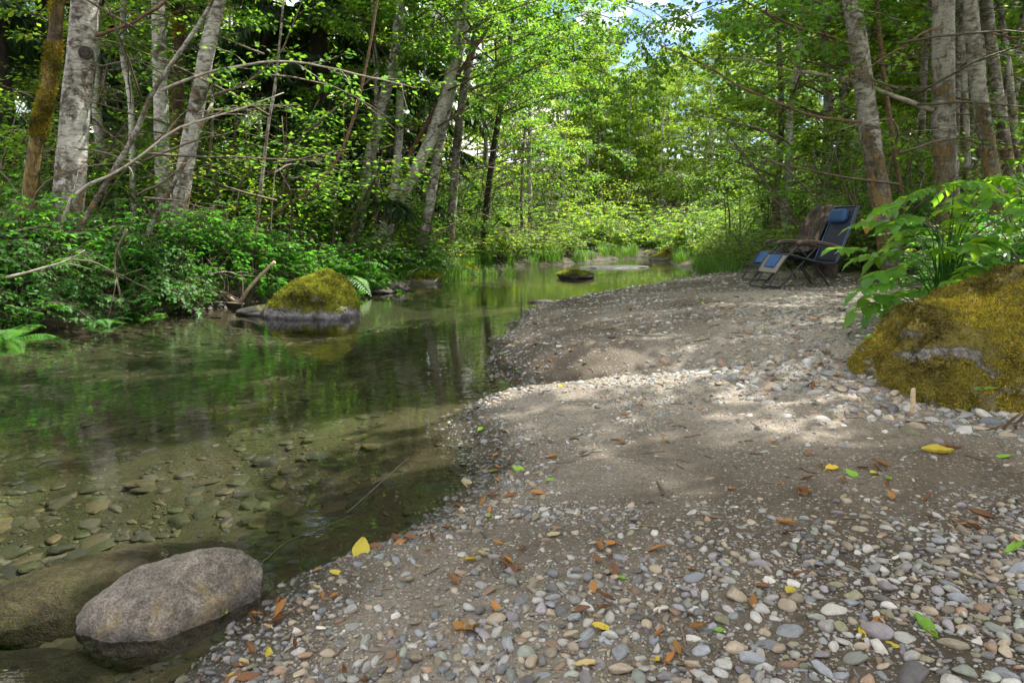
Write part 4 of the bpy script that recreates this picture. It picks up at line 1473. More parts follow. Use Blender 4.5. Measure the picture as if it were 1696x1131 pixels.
p = whit(500, 529)
p[1] += .50
V, F = ridge_rock(6, .64, .50, [-.66, -.60, -.42, -.20, .02, .30, .44, .58, .64], [.06, .16, .34, .52, .57, .57, .48, .28, .10], 31, .12)
cl = np.maximum(fbm(V * 6.5 + 3, 92, 3), 0)
V = V * (1 + .10 * cl * (V[:, 2] > .12))[:, None]

mb = MB()
mb.add(V, F)
e = empty('mossy_boulder', (p[0], p[1], .02), 'moss topped boulder with a bare grey waterline standing in the creek', 'boulder')
link('rock', mb.mesh('creek_boulder_rock', M['rock_creek']), e)
moss_tufts('moss', V, F, e, lambda c, nn: sstep(.08, .20, c[:, 2] + fbm(c * 4.5, 9, 4) * .22) * sstep(-.25, .3, nn[:, 2]), 26000, .026, M['moss_green'], 5)

# mossy boulder at the right edge
RB = np.array([3.34, 4.06, .24])
V, F = ridge_rock(6, 1.12, .72, [-1.12, -1.04, -.92, -.77, -.57, -.42, -.28, .25, .8, 1.05], [.16, .30, .43, .53, .63, .72, .755, .74, .5, .15], 44, .15, .8)
cl = np.maximum(fbm(V * 6.5 + 3, 91, 3), 0)
V = V * (1 + .085 * cl)[:, None]
mb = MB()
mb.add(V, F)
e = empty('mossy_boulder', tuple(RB), 'large boulder furred with golden moss at the right edge of the gravel', 'boulder')
link('rock', mb.mesh('right_boulder_rock', M['rock_moss']), e)


def rmask(c, nn):
    b = fbm(c * 3.2, 77, 4)
    return np.maximum(sstep(-.08, .14, b * 1.4 + .22 * nn[:, 2] + .12), .22 * (nn[:, 2] > .1)) * (c[:, 1] < .45)


moss_tufts('moss', V, F, e, rmask, 80000, .018, M['moss_gold'], 6)
RBV = V + RB

# low rocks of the far bank and creek
for (px, py, sz, seed, mat, lab, moss, zz) in [
    (690, 470, (.62, .40, .26), 51, 'rock_creek', 'low rock topped with moss and grass right of the mossy creek boulder', 3500, .04),
    (765, 456, (.50, .38, .30), 52, 'rock_creek', 'low mossy rock with a dark wet foot on the far left bank', 3000, .02),
    (952, 461, (.58, .36, .16), 53, 'rock_wet', 'dark mossy rock standing alone in the bright green reflection', 1500, .03),
    (1112, 432, (1.0, .7, .55), 54, 'rock_creek', 'round mossy rock on the right bank at the bend of the creek', 2500, .05),
    (1018, 444, (1.35, .5, .10), 55, 'rock_wet', 'long low gravel rock at the bend of the creek', 0, .0),
    (898, 501, (.26, .10, .05), 56, 'rock_wet', 'flat dark slab just breaking the surface beside the gravel bar', 0, .0),
    (236, 521, (.22, .16, .13), 57, 'rock_wet', 'small dark wet rock at the foot of the shaded left bank', 0, .02),
    (285, 505, (.40, .22, .17), 58, 'rock_wet', 'low brown stone in the shade left of the driftwood twigs', 400, .02),
    (620, 486, (.40, .28, .10), 59, 'rock_wet', 'flat grey rock at the waterline right of the mossy creek boulder', 0, .02),
    (426, 522, (.42, .25, .14), 60, 'rock_wet', 'grey sloping rock at the left foot of the mossy creek boulder', 0, .01),
    (660, 483, (.22, .15, .16), 61, 'rock_wet', 'angular grey rock leaning on the low rock with moss and grass', 0, .06)]:
    p = whit(px, py)
    V, F = rockverts(5, sz, seed, .2, 1.6, 5, .72, 4)
    V = V @ np.array(Matrix.Rotation(seed * 1.7 % .6 - .3, 3, 'Z')).T
    mb = MB()
    mb.add(V, F)
    loc = (p[0], p[1] + sz[1] * .6, zz)
    if moss:
        e = empty('mossy_rock', loc, lab, 'rock')
        link('rock', mb.mesh('mossy_rock', M[mat]), e)
        moss_tufts('moss', V, F, e, lambda c, nn: sstep(.25, .55, c[:, 2] / sz[2] + fbm(c * 5, 9, 3) * .2) * sstep(-.2, .3, nn[:, 2]), moss * 2, .035, M['moss_green'], seed)
    else:
        thing(link('creek_rock', mb.mesh('creek_rock', M[mat]), None, loc), lab, 'rock')

# driftwood and twigs at the bank
pole('driftwood_log', [(394, 500), (412, 478), (432, 456), (455, 434)], 11.2, 11.0, .036, .030, 'wood', 'short broken log slanting up from the water left of the creek boulder', 'log', seed=21)
for k, (pix, lab) in enumerate([
    ([(362, 498), (372, 470), (352, 440), (340, 425)], 'bent dead twig rising from the driftwood heap'),
    ([(300, 506), (350, 500), (405, 503)], 'twig floating flat at the water edge by the driftwood heap'),
    ([(330, 496), (370, 487), (400, 497)], 'thin dead twig lying across the driftwood heap'),
    ([(376, 500), (352, 462), (360, 452), (392, 462)], 'curved thin twig over the driftwood heap'),
    ([(401, 512), (402, 470), (398, 448)], 'upright thin twig in the water by the short broken log'),
    ([(340, 455), (375, 450), (400, 458)], 'pale twig lying on the bank above the driftwood heap'),
    ([(10, 460), (60, 447), (110, 432), (140, 415)], 'pale bare branch along the shaded bank at the far left'),
    ([(118, 430), (160, 436), (205, 462)], 'thin bare branch drooping over the shaded left bank'),
    ([(210, 380), (190, 430), (200, 490)], 'thin root hanging down the shaded left bank'),
]):
    Y = 11.0 if k < 6 else 8.3
    pole('dead_twig', pix, Y, Y + .15, .014 if k != 6 else .018, .006, sink=False, barkm='twig_pale' if k in (1, 5, 6) else 'twig', label=lab, cat='twig', ntw=3, seed=30 + k)
pole('sunken_stick', [(470, 890), (510, 875), (560, 852), (610, 835)], 2.62, 2.95, .006, .003, 'twig', 'thin dark stick lying on the creek bed near the waterline', 'stick', 2, 41)
for o in list(COL.objects):
    if o.name.startswith('sunken_stick'):
        o.location.z -= .03

# raw wooden stake against the right boulder
p = ghit(1511, 684)
hgt = .14
mb = MB()
vs = []
for z, w, d in ((-.05, .011, .006), (hgt * .7, .012, .006), (hgt - .004, .0105, .005), (hgt, .007, .003)):
    vs += [(-w, -d, z), (w, -d, z), (w, d, z), (-w, d, z)]
vs = np.array(vs, float)
fs = []
for k in range(3):
    for i in range(4):
        a, b = k * 4 + i, k * 4 + (i + 1) % 4
        fs += [(a, b, b + 4), (a, b + 4, a + 4)]
fs += [(12, 13, 14), (12, 14, 15)]
mb.add(vs, fs)
o = link('wooden_stake', mb.mesh('wooden_stake', M['stake'], False), None, tuple(p))
o.rotation_euler = (math.radians(3), math.radians(-7), .3)
thing(o, 'small raw wooden stake stuck upright in the pebbles by the large mossy boulder', 'stake')

# roots and dead sticks at the right picture edge, foot of the boulder
for k, (pix, lab) in enumerate([([(1650, 712), (1675, 695), (1710, 672)], 'dead brown root at the foot of the large mossy boulder'), ([(1686, 715), (1684, 700), (1700, 690)], 'short upright root at the right picture edge')]):
    pts = [ghit(pix[0][0], pix[0][1])]
    pole('dead_root', pix, pts[0][1], pts[0][1] - .02, .010, .006, 'bark_red', lab, 'root', 1, 60 + k)
# little seedling on the right boulder
e = empty('seedling', tuple(at(1628, 645, 3.18)), 'tiny green seedling growing on the face of the large mossy boulder', 'plant')
for a, t in ((-2.9, .2), (.35, .35), (2.3, .1)):
    mb = MB()
    mb.add(*leafset([[0, 0, 0]], [[math.cos(a), -.35, t]], [[0, -.4, 1]], .06, .024, HI))
    link('leaf', mb.mesh('seedling_leaf', M['leaf_elder']), e)
e = empty('seedling', tuple(at(1434, 565, 3.75)), 'small light green seedling at the left tip of the large mossy boulder', 'plant')
for a, t in ((-2.6, .5), (.5, .5), (1.9, .3), (-1.2, .3)):
    mb = MB()
    mb.add(*leafset([[0, 0, .02]], [[math.cos(a), math.sin(a), t]], [[0, -.3, 1]], .05, .022, HI))
    link('leaf', mb.mesh('seedling_leaf', M['leaf_elder']), e)


# ------------------------------------------------------------------ the two recliners
M['frame'] = simple_mat('dark_steel_tube', (.035, .036, .04), .35, 40, .2, .0005, .6)
M['sling'] = simple_mat('navy_mesh_fabric', (.010, .014, .028), .8, 300, .4, .001)
M['padding'] = simple_mat('blue_panel', (.02, .075, .22), .7, 120, .2, .001)
M['pillow'] = simple_mat('blue_pillow', (.012, .045, .125), .75, 90, .25, .001)
M['trim'] = simple_mat('blue_piping', (.05, .10, .22), .7, 90, .2, .0005)
M['grey_pad'] = simple_mat('grey_fabric', (.17, .16, .14), .8, 90, .25, .001)
M['arm'] = simple_mat('black_armrest', (.03, .027, .025), .45, 40, .2, .0005)
M['armtop'] = simple_mat('brown_armrest_top', (.17, .10, .065), .5, 24, .3, .0005)


def ribbon(path, w0, w1, thick, y0=0.0, n=18, sag=.0):
    """a sling of cloth: path in x,z swept along y between -w and w"""
    P = spline(path, n)
    T = unit(np.gradient(P, axis=0))
    Nn = np.stack([-T[:, 1], T[:, 0]], 1)
    m = 9
    ys = np.linspace(-1, 1, m)
    W = np.linspace(w0, w1, n)
    top, bot = [], []
    for i in range(n):
        for y in ys:
            s = -sag * (1 - y * y) * math.sin(math.pi * i / (n - 1))
            q = P[i] + Nn[i] * s
            top.append((q[0] + Nn[i, 0] * thick / 2, y0 + y * W[i], q[1] + Nn[i, 1] * thick / 2))
            bot.append((q[0] - Nn[i, 0] * thick / 2, y0 + y * W[i], q[1] - Nn[i, 1] * thick / 2))
    V = np.array(top + bot)
    F = []
    k = n * m
    for i in range(n - 1):
        for j in range(m - 1):
            a = i * m + j
            F += [(a, a + 1, a + m + 1), (a, a + m + 1, a + m)]
            F += [(k + a, k + a + m + 1, k + a + 1), (k + a, k + a + m, k + a + m + 1)]
    edge = [i * m for i in range(n)] + [(n - 1) * m + j for j in range(1, m)] + [i * m + m - 1 for i in range(n - 2, -1, -1)] + [j for j in range(m - 2, 0, -1)]
    for a, b in zip(edge, edge[1:] + edge[:1]):
        F += [(a, b, k + b), (a, k + b, k + a)]
    return V, np.array(F)


def build_chair(loc, rz, label, grey, pillow=True):
    """x forward, y across, z up"""
    e = empty('reclining_chair', loc, label, 'chair', 'recliners on the gravel bar', rz)
    hw, r = .30, .0125
    rail = [(.05, .60), (.20, .46), (.34, .25), (.43, .08), (.47, .012)]
    seatr = [(.17, .47), (-.18, .375), (-.50, .335), (-.56, .40)]
    backr = [(-.50, .335), (-.555, .47), (-.62, .66), (-.69, .86), (-.76, 1.13)]

    def side(path, y, n=16):
        P = spline(path, n)
        return np.stack([P[:, 0], P[:, 0] * 0 + y, P[:, 1]], 1)
    for s in (-1, 1):
        mb = MB()
        mb.add(*tube(side(rail, s * hw), r, 8))
        link('leg_rest_rail', mb.mesh('leg_rest_rail', M['frame']), e)
        mb = MB()
        mb.add(*tube(side([(.28, .012), (.05, .27), (-.17, .51), (-.22, .575)], s * (hw - .035)), r, 8))
        link('leg', mb.mesh('front_leg', M['frame']), e)
        mb = MB()
        mb.add(*tube(side([(-.46, .012), (-.26, .27), (.05, .57)], s * (hw - .06)), r, 8))
        link('leg', mb.mesh('rear_leg', M['frame']), e)
        mb = MB()
        mb.add(*tube(side(seatr[:3], s * hw), r, 8))
        link('seat_rail', mb.mesh('seat_rail', M['frame']), e)
        mb = MB()
        mb.add(*tube(side(backr, s * hw), r, 8))
        b = link('back_rail', mb.mesh('back_rail', M['frame']), e)
        mb = MB()
        mb.add(*tube(side([(x + .016, z + .004) for x, z in backr], s * (hw - .012)), .007, 6))
        link('piping', mb.mesh('piping', M['trim']), b)
        # armrest: shaped board with a brown top
        P = spline([(.09, .615), (.02, .645), (-.12, .65), (-.34, .615), (-.58, .555)], 18)
        wd = np.interp(np.linspace(0, 1, 18), [0, .12, .4, .8, 1], [.012, .034, .036, .026, .016])

        def board(lo, hi):
            V = []
            for i in range(18):
                for dy, dz in ((-1, lo), (-.75, hi), (.75, hi), (1, lo)):
                    V.append((P[i, 0], s * hw + dy * wd[i], P[i, 1] + dz))
            F = []
            for i in range(17):
                for j in range(4):
                    a, b2 = i * 4 + j, i * 4 + (j + 1) % 4
                    F += [(a, b2, b2 + 4), (a, b2 + 4, a + 4)]
            F += [(0, 1, 2), (0, 2, 3), (68, 70, 69), (68, 71, 70)]
            return np.array(V), np.array(F)
        mb = MB()
        mb.add(*board(-.034, .004))
        a = link('armrest', mb.mesh('armrest', M['arm']), e)
        mb = MB()
        mb.add(*board(.0045, .016))
        link('armrest_top', mb.mesh('armrest_top', M['armtop']), a)
    for nm, pts in (('foot_bar', [(.47, .012)]), ('floor_bar', [(.28, .012)]), ('floor_bar', [(-.46, .012)]), ('top_bar', [(-.76, 1.13)]), ('cross_bar', [(-.20, .335)]), ('cross_bar', [(.16, .465)])):
        x, z = pts[0]
        mb = MB()
        w = hw if nm in ('foot_bar', 'top_bar') else hw - .045
        bow = .02 if nm == 'floor_bar' else 0
        mb.add(*tube(spline([(x, -w, z), (x + bow, -w * .8, z), (x + bow, w * .8, z), (x, w, z)], 12), r, 8))
        link(nm, mb.mesh(nm, M['frame']), e)
    mb = MB()
    mb.add(*ribbon([(.19, .455), (.05, .42), (-.18, .36), (-.42, .315), (-.52, .35)], hw - .012, hw - .012, .012, sag=.025))
    link('seat', mb.mesh('seat', M['sling']), e)
    mb = MB()
    mb.add(*ribbon([(-.515, .36), (-.565, .50), (-.63, .69), (-.70, .90), (-.752, 1.11)], hw - .012, hw - .012, .012, sag=.03))
    link('backrest', mb.mesh('backrest', M['sling']), e)
    mb = MB()
    mb.add(*ribbon([(.205, .45), (.29, .33), (.355, .21)], hw - .016, hw - .016, .014, sag=.008))
    lr = link('leg_rest', mb.mesh('leg_rest', M['grey_pad'] if grey else M['sling']), e)
    mb = MB()
    mb.add(*ribbon([(.225, .455), (.285, .365), (.330, .288)], .16, .15, .018, sag=.004))
    link('blue_panel', mb.mesh('blue_panel', M['padding']), lr)
    if not pillow:
        return e
    V, F = ico(4)
    V = np.sign(V) * np.abs(V) ** np.array([.85, .45, .6]) * np.array([.065, .215, .105])
    V = V * (1 + .05 * fbm(V * 9, 5, 3))[:, None]
    a = math.radians(-14)
    V = np.stack([V[:, 0] * math.cos(a) + V[:, 2] * math.sin(a), V[:, 1], -V[:, 0] * math.sin(a) + V[:, 2] * math.cos(a)], 1) + np.array([-.655, 0, 1.0])
    mb = MB()
    mb.add(V, F)
    pl = link('pillow', mb.mesh('pillow', M['pillow']), e)
    for s in (-1, 1):
        mb = MB()
        mb.add(*tube(spline([(-.66, s * .2, 1.0), (-.70, s * .27, 1.0), (-.735, s * .29, 1.0)], 6), .006, 5))
        link('strap', mb.mesh('strap', M['twig_pale'] if s < 0 else M['frame']), pl)
    return e


p1 = ghit(1308, 475)
ch1 = build_chair(tuple(p1), math.pi + math.radians(5), 'blue and black reclining chair with a blue head pillow, nearer the camera', True)
p2 = ghit(1287, 462.5)
p2 = at(1287, 462, min(p2[1], p1[1] + 1.55))
p2[2] = float(height(p2[0], p2[1]))
ch2 = build_chair(tuple(p2), math.pi + math.radians(5), 'reclining chair behind the other one with a camouflage quilt over its back', False, False)


def camo_mat():
    m, nt, b, out = newmat('camouflage_cloth')
    o = coord(nt)
    v = nt.nodes.new('ShaderNodeTexVoronoi')
    nt.links.new(mixc(nt, .10, o, nt.nodes.new('ShaderNodeTexNoise').outputs['Color']), v.inputs['Vector'])
    v.inputs['Scale'].default_value = 13
    n = noisef(nt, mapping(nt, o, (6.5, 6.5, 5)), 1.0, 3, .6, 1.4)
    c = ramp(nt, n, [(.38, (.006, .005, .004)), (.44, (.04, .022, .014)), (.49, (.12, .065, .04)), (.53, (.012, .009, .008)), (.58, (.25, .19, .15)), (.63, (.02, .015, .012))])
    c = mixc(nt, .62, c, ramp(nt, v.outputs['Color'], [(.0, (.008, .007, .006)), (.36, (.065, .034, .018)), (.48, (.012, .010, .008)), (.64, (.20, .145, .105)), (.70, (.02, .02, .016))], 'CONSTANT'))
    nt.links.new(c, b.inputs['Base Color'])
    b.inputs['Roughness'].default_value = .8
    nt.links.new(bump(nt, noisef(nt, o, 22, 4, .6), .5, .01), b.inputs['Normal'])
    return m


# quilt hung over the back of the far chair: from the seat over the top bar and down to the ground behind
pth = spline([(-.10, .46), (-.30, .47), (-.44, .56), (-.52, .76), (-.60, .98), (-.70, 1.15), (-.79, 1.185), (-.86, 1.10), (-.87, .85), (-.85, .55), (-.83, .25), (-.80, .03)], 64)
T = unit(np.gradient(pth, axis=0))
Nn = np.stack([-T[:, 1], T[:, 0]], 1)
m = 31
ys = np.linspace(-1, 1, m)
V = []
rs = np.random.RandomState(9)
for sgn in (1, -1):
    for i in range(64):
        t = i / 63
        for y in ys:
            wd = .385 - .05 * abs(t - .45) - .10 * max(0, .18 - t) / .18
            puff = .016 + .034 * abs(math.sin(t * 26)) ** .6 * abs(math.sin(y * 5.2)) ** .6
            puff += .014 * math.sin(y * 7 + t * 9) * math.sin(t * 17)
            edge = (1 - abs(y) ** 6) * (.25 + .75 * min(1, min(t, 1 - t) * 12))
            q = pth[i] + Nn[i] * (sgn * puff * edge)
            V.append((q[0], y * wd + .012 * math.sin(t * 21), q[1]))
V = np.array(V)
V = V + (fbm(V * 6, 4, 3) * .018)[:, None] * np.array([1, .6, .3])
F = []
k = 64 * m
for i in range(63):
    for j in range(m - 1):
        a = i * m + j
        F += [(a, a + 1, a + m + 1), (a, a + m + 1, a + m), (k + a, k + a + m + 1, k + a + 1), (k + a, k + a + m, k + a + m + 1)]
mb = MB()
mb.add(V, F)
q = link('camouflage_quilt', mb.mesh('camouflage_quilt', camo_mat()), None, tuple(p2))
q.rotation_euler = (0, 0, math.pi + math.radians(5))
thing(q, 'brown camouflage quilt draped over the back of the farther recliner', 'quilt')


# ------------------------------------------------------------------ big leaved shrub right of the recliners
def elder_shrub(base, targets, label, seed, Lf=.13):
    rs = np.random.RandomState(seed)
    e = empty('elder_shrub', tuple(base), label, 'shrub', None)
    stm = MB()
    lv, lf = HI
    meshes = []
    for k in range(5):
        mb = MB()
        n2 = np.array([0, 0, 1.0])
        V, F, c = leafset([[0, 0, 0]], [[1, 0, -.1]], [n2], 1.0, .50 + .04 * k, HI, leafcols(1, rs, .25, .12))
        mb.add(V + (rs.rand(*V.shape) - .5) * .03, F, c)
        meshes.append(mb.mesh('leaflet', M['leaf_elder']))
    for (tx, az, L) in targets:
        tip = np.array(tx) - base
        mid = np.array([tip[0] * .35, tip[1] * .35, tip[2] * .75])
        Q = spline([np.array([rs.randn() * .05, rs.randn() * .05, 0]), mid, tip], 9)
        stm.add(*tube(Q, np.linspace(.008, .003, 9), 5), c=(.8, .9, .5))
        # compound leaf: a stalk with opposite leaflets
        d = np.array([math.cos(az), math.sin(az), rs.uniform(-.05, .3)])
        R = limb_path(tip - d * .02, d, L, rs, 6, -.09, .02)
        mb = MB()
        mb.add(*tube(R, np.linspace(.0035, .0015, len(R)), 4), c=(.9, 1, .6))
        st = link('leaf_stalk', mb.mesh('leaf_stalk', M['leaf_elder']), e)
        npair = 5
        spots = [(len(R) - 1, 0)] + [(1 + int((len(R) - 2) * (j + .6) / npair), s) for j in range(npair) for s in (-1, 1)]
        for i, s in spots:
            i = min(i, len(R) - 1)
            T = unit(R[i] - R[i - 1])
            S = unit(np.cross(T, [0, 0, 1.0]))
            D = unit(T * (.55 if s else 1) + S * s * .9 + np.array([0, 0, -.10 + rs.randn() * .14]))
            N = unit(np.array([0, 0, 1.0]) + rs.randn(3) * .22)
            N = unit(N - D * np.dot(N, D))
            B = np.cross(N, D)
            o = link('leaflet', meshes[rs.randint(5)], st)
            o.matrix_local = Matrix(((D[0], B[0], N[0], R[i][0]), (D[1], B[1], N[1], R[i][1]), (D[2], B[2], N[2], R[i][2]), (0, 0, 0, 1))) @ Matrix.Scale(Lf * rs.uniform(.8, 1.2) * (1.12 if not s else 1), 4)
    stuff(link('stems', stm.mesh('elder_stems', M['leaf_fern']), e))
    return e


pb = at(1560, 520, 5.6)
base = np.array([pb[0], 5.6, float(height(pb[0], 5.6))])
rs = np.random.RandomState(77)
tg = []
for px, py in [(1432, 412), (1490, 372), (1500, 345), (1520, 325), (1545, 312), (1580, 305), (1610, 300), (1640, 292), (1470, 425), (1495, 415), (1520, 395), (1550, 380), (1580, 365), (1620, 345), (1655, 325), (1690, 320),
               (1475, 450), (1480, 470), (1505, 455), (1535, 435), (1560, 410), (1600, 390), (1530, 360), (1500, 500), (1470, 505), (1640, 370), (1680, 350), (1585, 340), (1615, 320), (1570, 430), (1605, 410), (1640, 395), (1680, 385), (1465, 490), (1500, 485), (1540, 480), (1575, 465), (1450, 500), (1620, 440)]:
    Y = 5.2 + rs.uniform(-.35, .7)
    w = at(px, py, Y)
    az = math.pi + rs.uniform(-.9, 1.0) if px < 1560 else rs.uniform(-2.6, -.2) + (0 if rs.rand() < .6 else 2.4)
    tg.append((w, az, rs.uniform(.24, .36)))
elder_shrub(base, tg, 'big leaved light green shrub between the recliners and the large mossy boulder', 5)
pb = at(1690, 480, 6.6)
base2 = np.array([pb[0], 6.6, float(height(pb[0], 6.6))])
tg = []
for k in range(20):
    w = at(rs.uniform(1560, 1740), rs.uniform(255, 420), rs.uniform(6.1, 7.1))
    tg.append((w, rs.rand() * 6.28, rs.uniform(.22, .34)))
elder_shrub(base2, tg, 'darker big leaved shrub behind the light green shrub at the right edge', 6)
# two curled dry leaves hanging by it
for k, (px, py, lab) in enumerate([(1428, 371, 'crumpled tan dead leaf hanging left of the big leaved shrub'), (1446, 362, 'curled yellow dead leaf hanging on a twig of the big leaved shrub')]):
    mb = MB()
    V, F, c = leafset([[0, 0, .04]], [[.3 - .6 * k, -.2, -1]], [[.3, -1, .2]], .13, .07, HI)
    V = V + (RNG.rand(*V.shape) - .5) * .03
    mb.add(V, F)
    mb.add(V + np.array([.012, .006, 0]), F)
    thing(link('dry_leaf', mb.mesh('dry_leaf', leaf_mat('dry_leaf_%s' % 'ab'[k], (.42, .27, .08), (.4, .25, .06), .3)), None, tuple(at(px, py, 5.3))), lab, 'leaf')

# ------------------------------------------------------------------ pebbles
PAL = {
    'pale grey': (.30, .295, .28), 'blue grey': (.17, .19, .22), 'white': (.46, .44, .40), 'tan': (.27, .215, .145), 'olive': (.20, .19, .10),
    'rust brown': (.23, .13, .07), 'dark grey': (.075, .075, .08), 'purple grey': (.19, .17, .195), 'greenish grey': (.22, .25, .215)}
PW = np.array([.25, .12, .08, .21, .06, .07, .09, .06, .06])
PAL = {k: tuple(1.12 * (.66 * c + .34 * g) for c, g in zip(v, (.165, .150, .125))) for k, v in PAL.items()}
PN = list(PAL)
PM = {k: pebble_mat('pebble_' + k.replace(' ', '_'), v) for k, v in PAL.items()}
PVAR = []
for i in range(12):
    ang = i >= 3
    V, F = rockverts(2, (1, 1, 1), 600 + i, .34 if ang else .18, 1.2, 9 if ang else 4, .54 if ang else .72, 2)
    V = V / np.abs(V).max(0)
    mb = MB()
    mb.add(V, F)
    PVAR.append((V, F, mb.mesh('pebble', PM['pale grey'])))
PLO = []
for i in range(8):
    for k, lst in ((1, PLO),):
        V, F = rockverts(k, (1, 1, 1), 700 + i, .36, 1.2, 7, .52, 2)
        V = V / np.abs(V).max(0)
        lst.append((V, F))
PTI = []
for i in range(8):
    V, F = rockverts(0, (1, 1, 1), 800 + i, .3, 1.1, 2, .7, 2)
    PTI.append((V / np.abs(V).max(0), F))

rs = np.random.RandomState(90)


def density(x, y):
    land = (x - XR(y))
    d1, _ = seg_dist(x, y, (1.55, 4.7), (2.6, 3.25))
    d2, _ = seg_dist(x, y, (1.9, 4.6), (3.2, 7.4))
    n = fbm2(x, y, 1.1, 61, 4)
    d = .24 + .95 * sstep(.02, .40, n)
    d += 1.6 * np.exp(-(d1 / .30) ** 2) + 1.5 * np.exp(-(d2 / .45) ** 2)
    d += 1.3 * sstep(2.35, 1.65, y) * sstep(-.30, .12, n + .16)
    d += .5 * np.exp(-((land - .12) / .22) ** 2) - .25 * sstep(2.2, 2.8, y) * sstep(4.4, 3.6, y)
    d = np.maximum(d, .05)
    return d


def sample(n, yr, rlo, rhi, power, key):
    x0, out = 0, []
    N = int(n * 5)
    y = yr[0] + (yr[1] - yr[0]) * rs.rand(N)
    xa, xb = np.maximum(XR(y) - .15, -y * .78 - .2), np.minimum(XF(y) + .3, y * .80 + .2)
    x = xa + (xb - xa) * rs.rand(N)
    w = density(x, y) * (xb - xa)
    w = w * (x < xb)
    keep = rs.rand(N) < w / w.max()
    x, y = x[keep][:n], y[keep][:n]
    r = rlo * (rhi / rlo) ** (rs.rand(len(x)) ** power)
    return x, y, r


packs = [sample(15000, (1.25, 2.6), .004, .022, 2.7, 0), sample(15000, (2.4, 4.8), .005, .024, 2.8, 1), sample(14000, (4.5, 10.5), .008, .034, 2.8, 2), sample(1500, (10, 17), .018, .05, 2.5, 3)]
X = np.concatenate([p[0] for p in packs])
Yv = np.concatenate([p[1] for p in packs])
Rr = np.concatenate([p[2] for p in packs])
# the white band of bigger stones along the boulder foot
nb = 1300
t = rs.rand(nb)
bx = np.interp(t, [0, .35, .7, 1], [1.35, 1.75, 2.2, 2.65]) + rs.randn(nb) * .24
by = np.interp(t, [0, .35, .7, 1], [5.1, 4.35, 3.75, 3.2]) + rs.randn(nb) * .2
br2 = .016 * (.055 / .016) ** (rs.rand(nb) ** 1.7)
X, Yv, Rr = np.concatenate([X, bx]), np.concatenate([Yv, by]), np.concatenate([Rr, br2])
# big stones in the lower right
nb = 210
bx = rs.uniform(-.1, 1.5, nb)
by = 1.35 + .62 * rs.rand(nb) ** 1.4
X, Yv, Rr = np.concatenate([X, bx]), np.concatenate([Yv, by]), np.concatenate([Rr, rs.uniform(.014, .030, nb)])
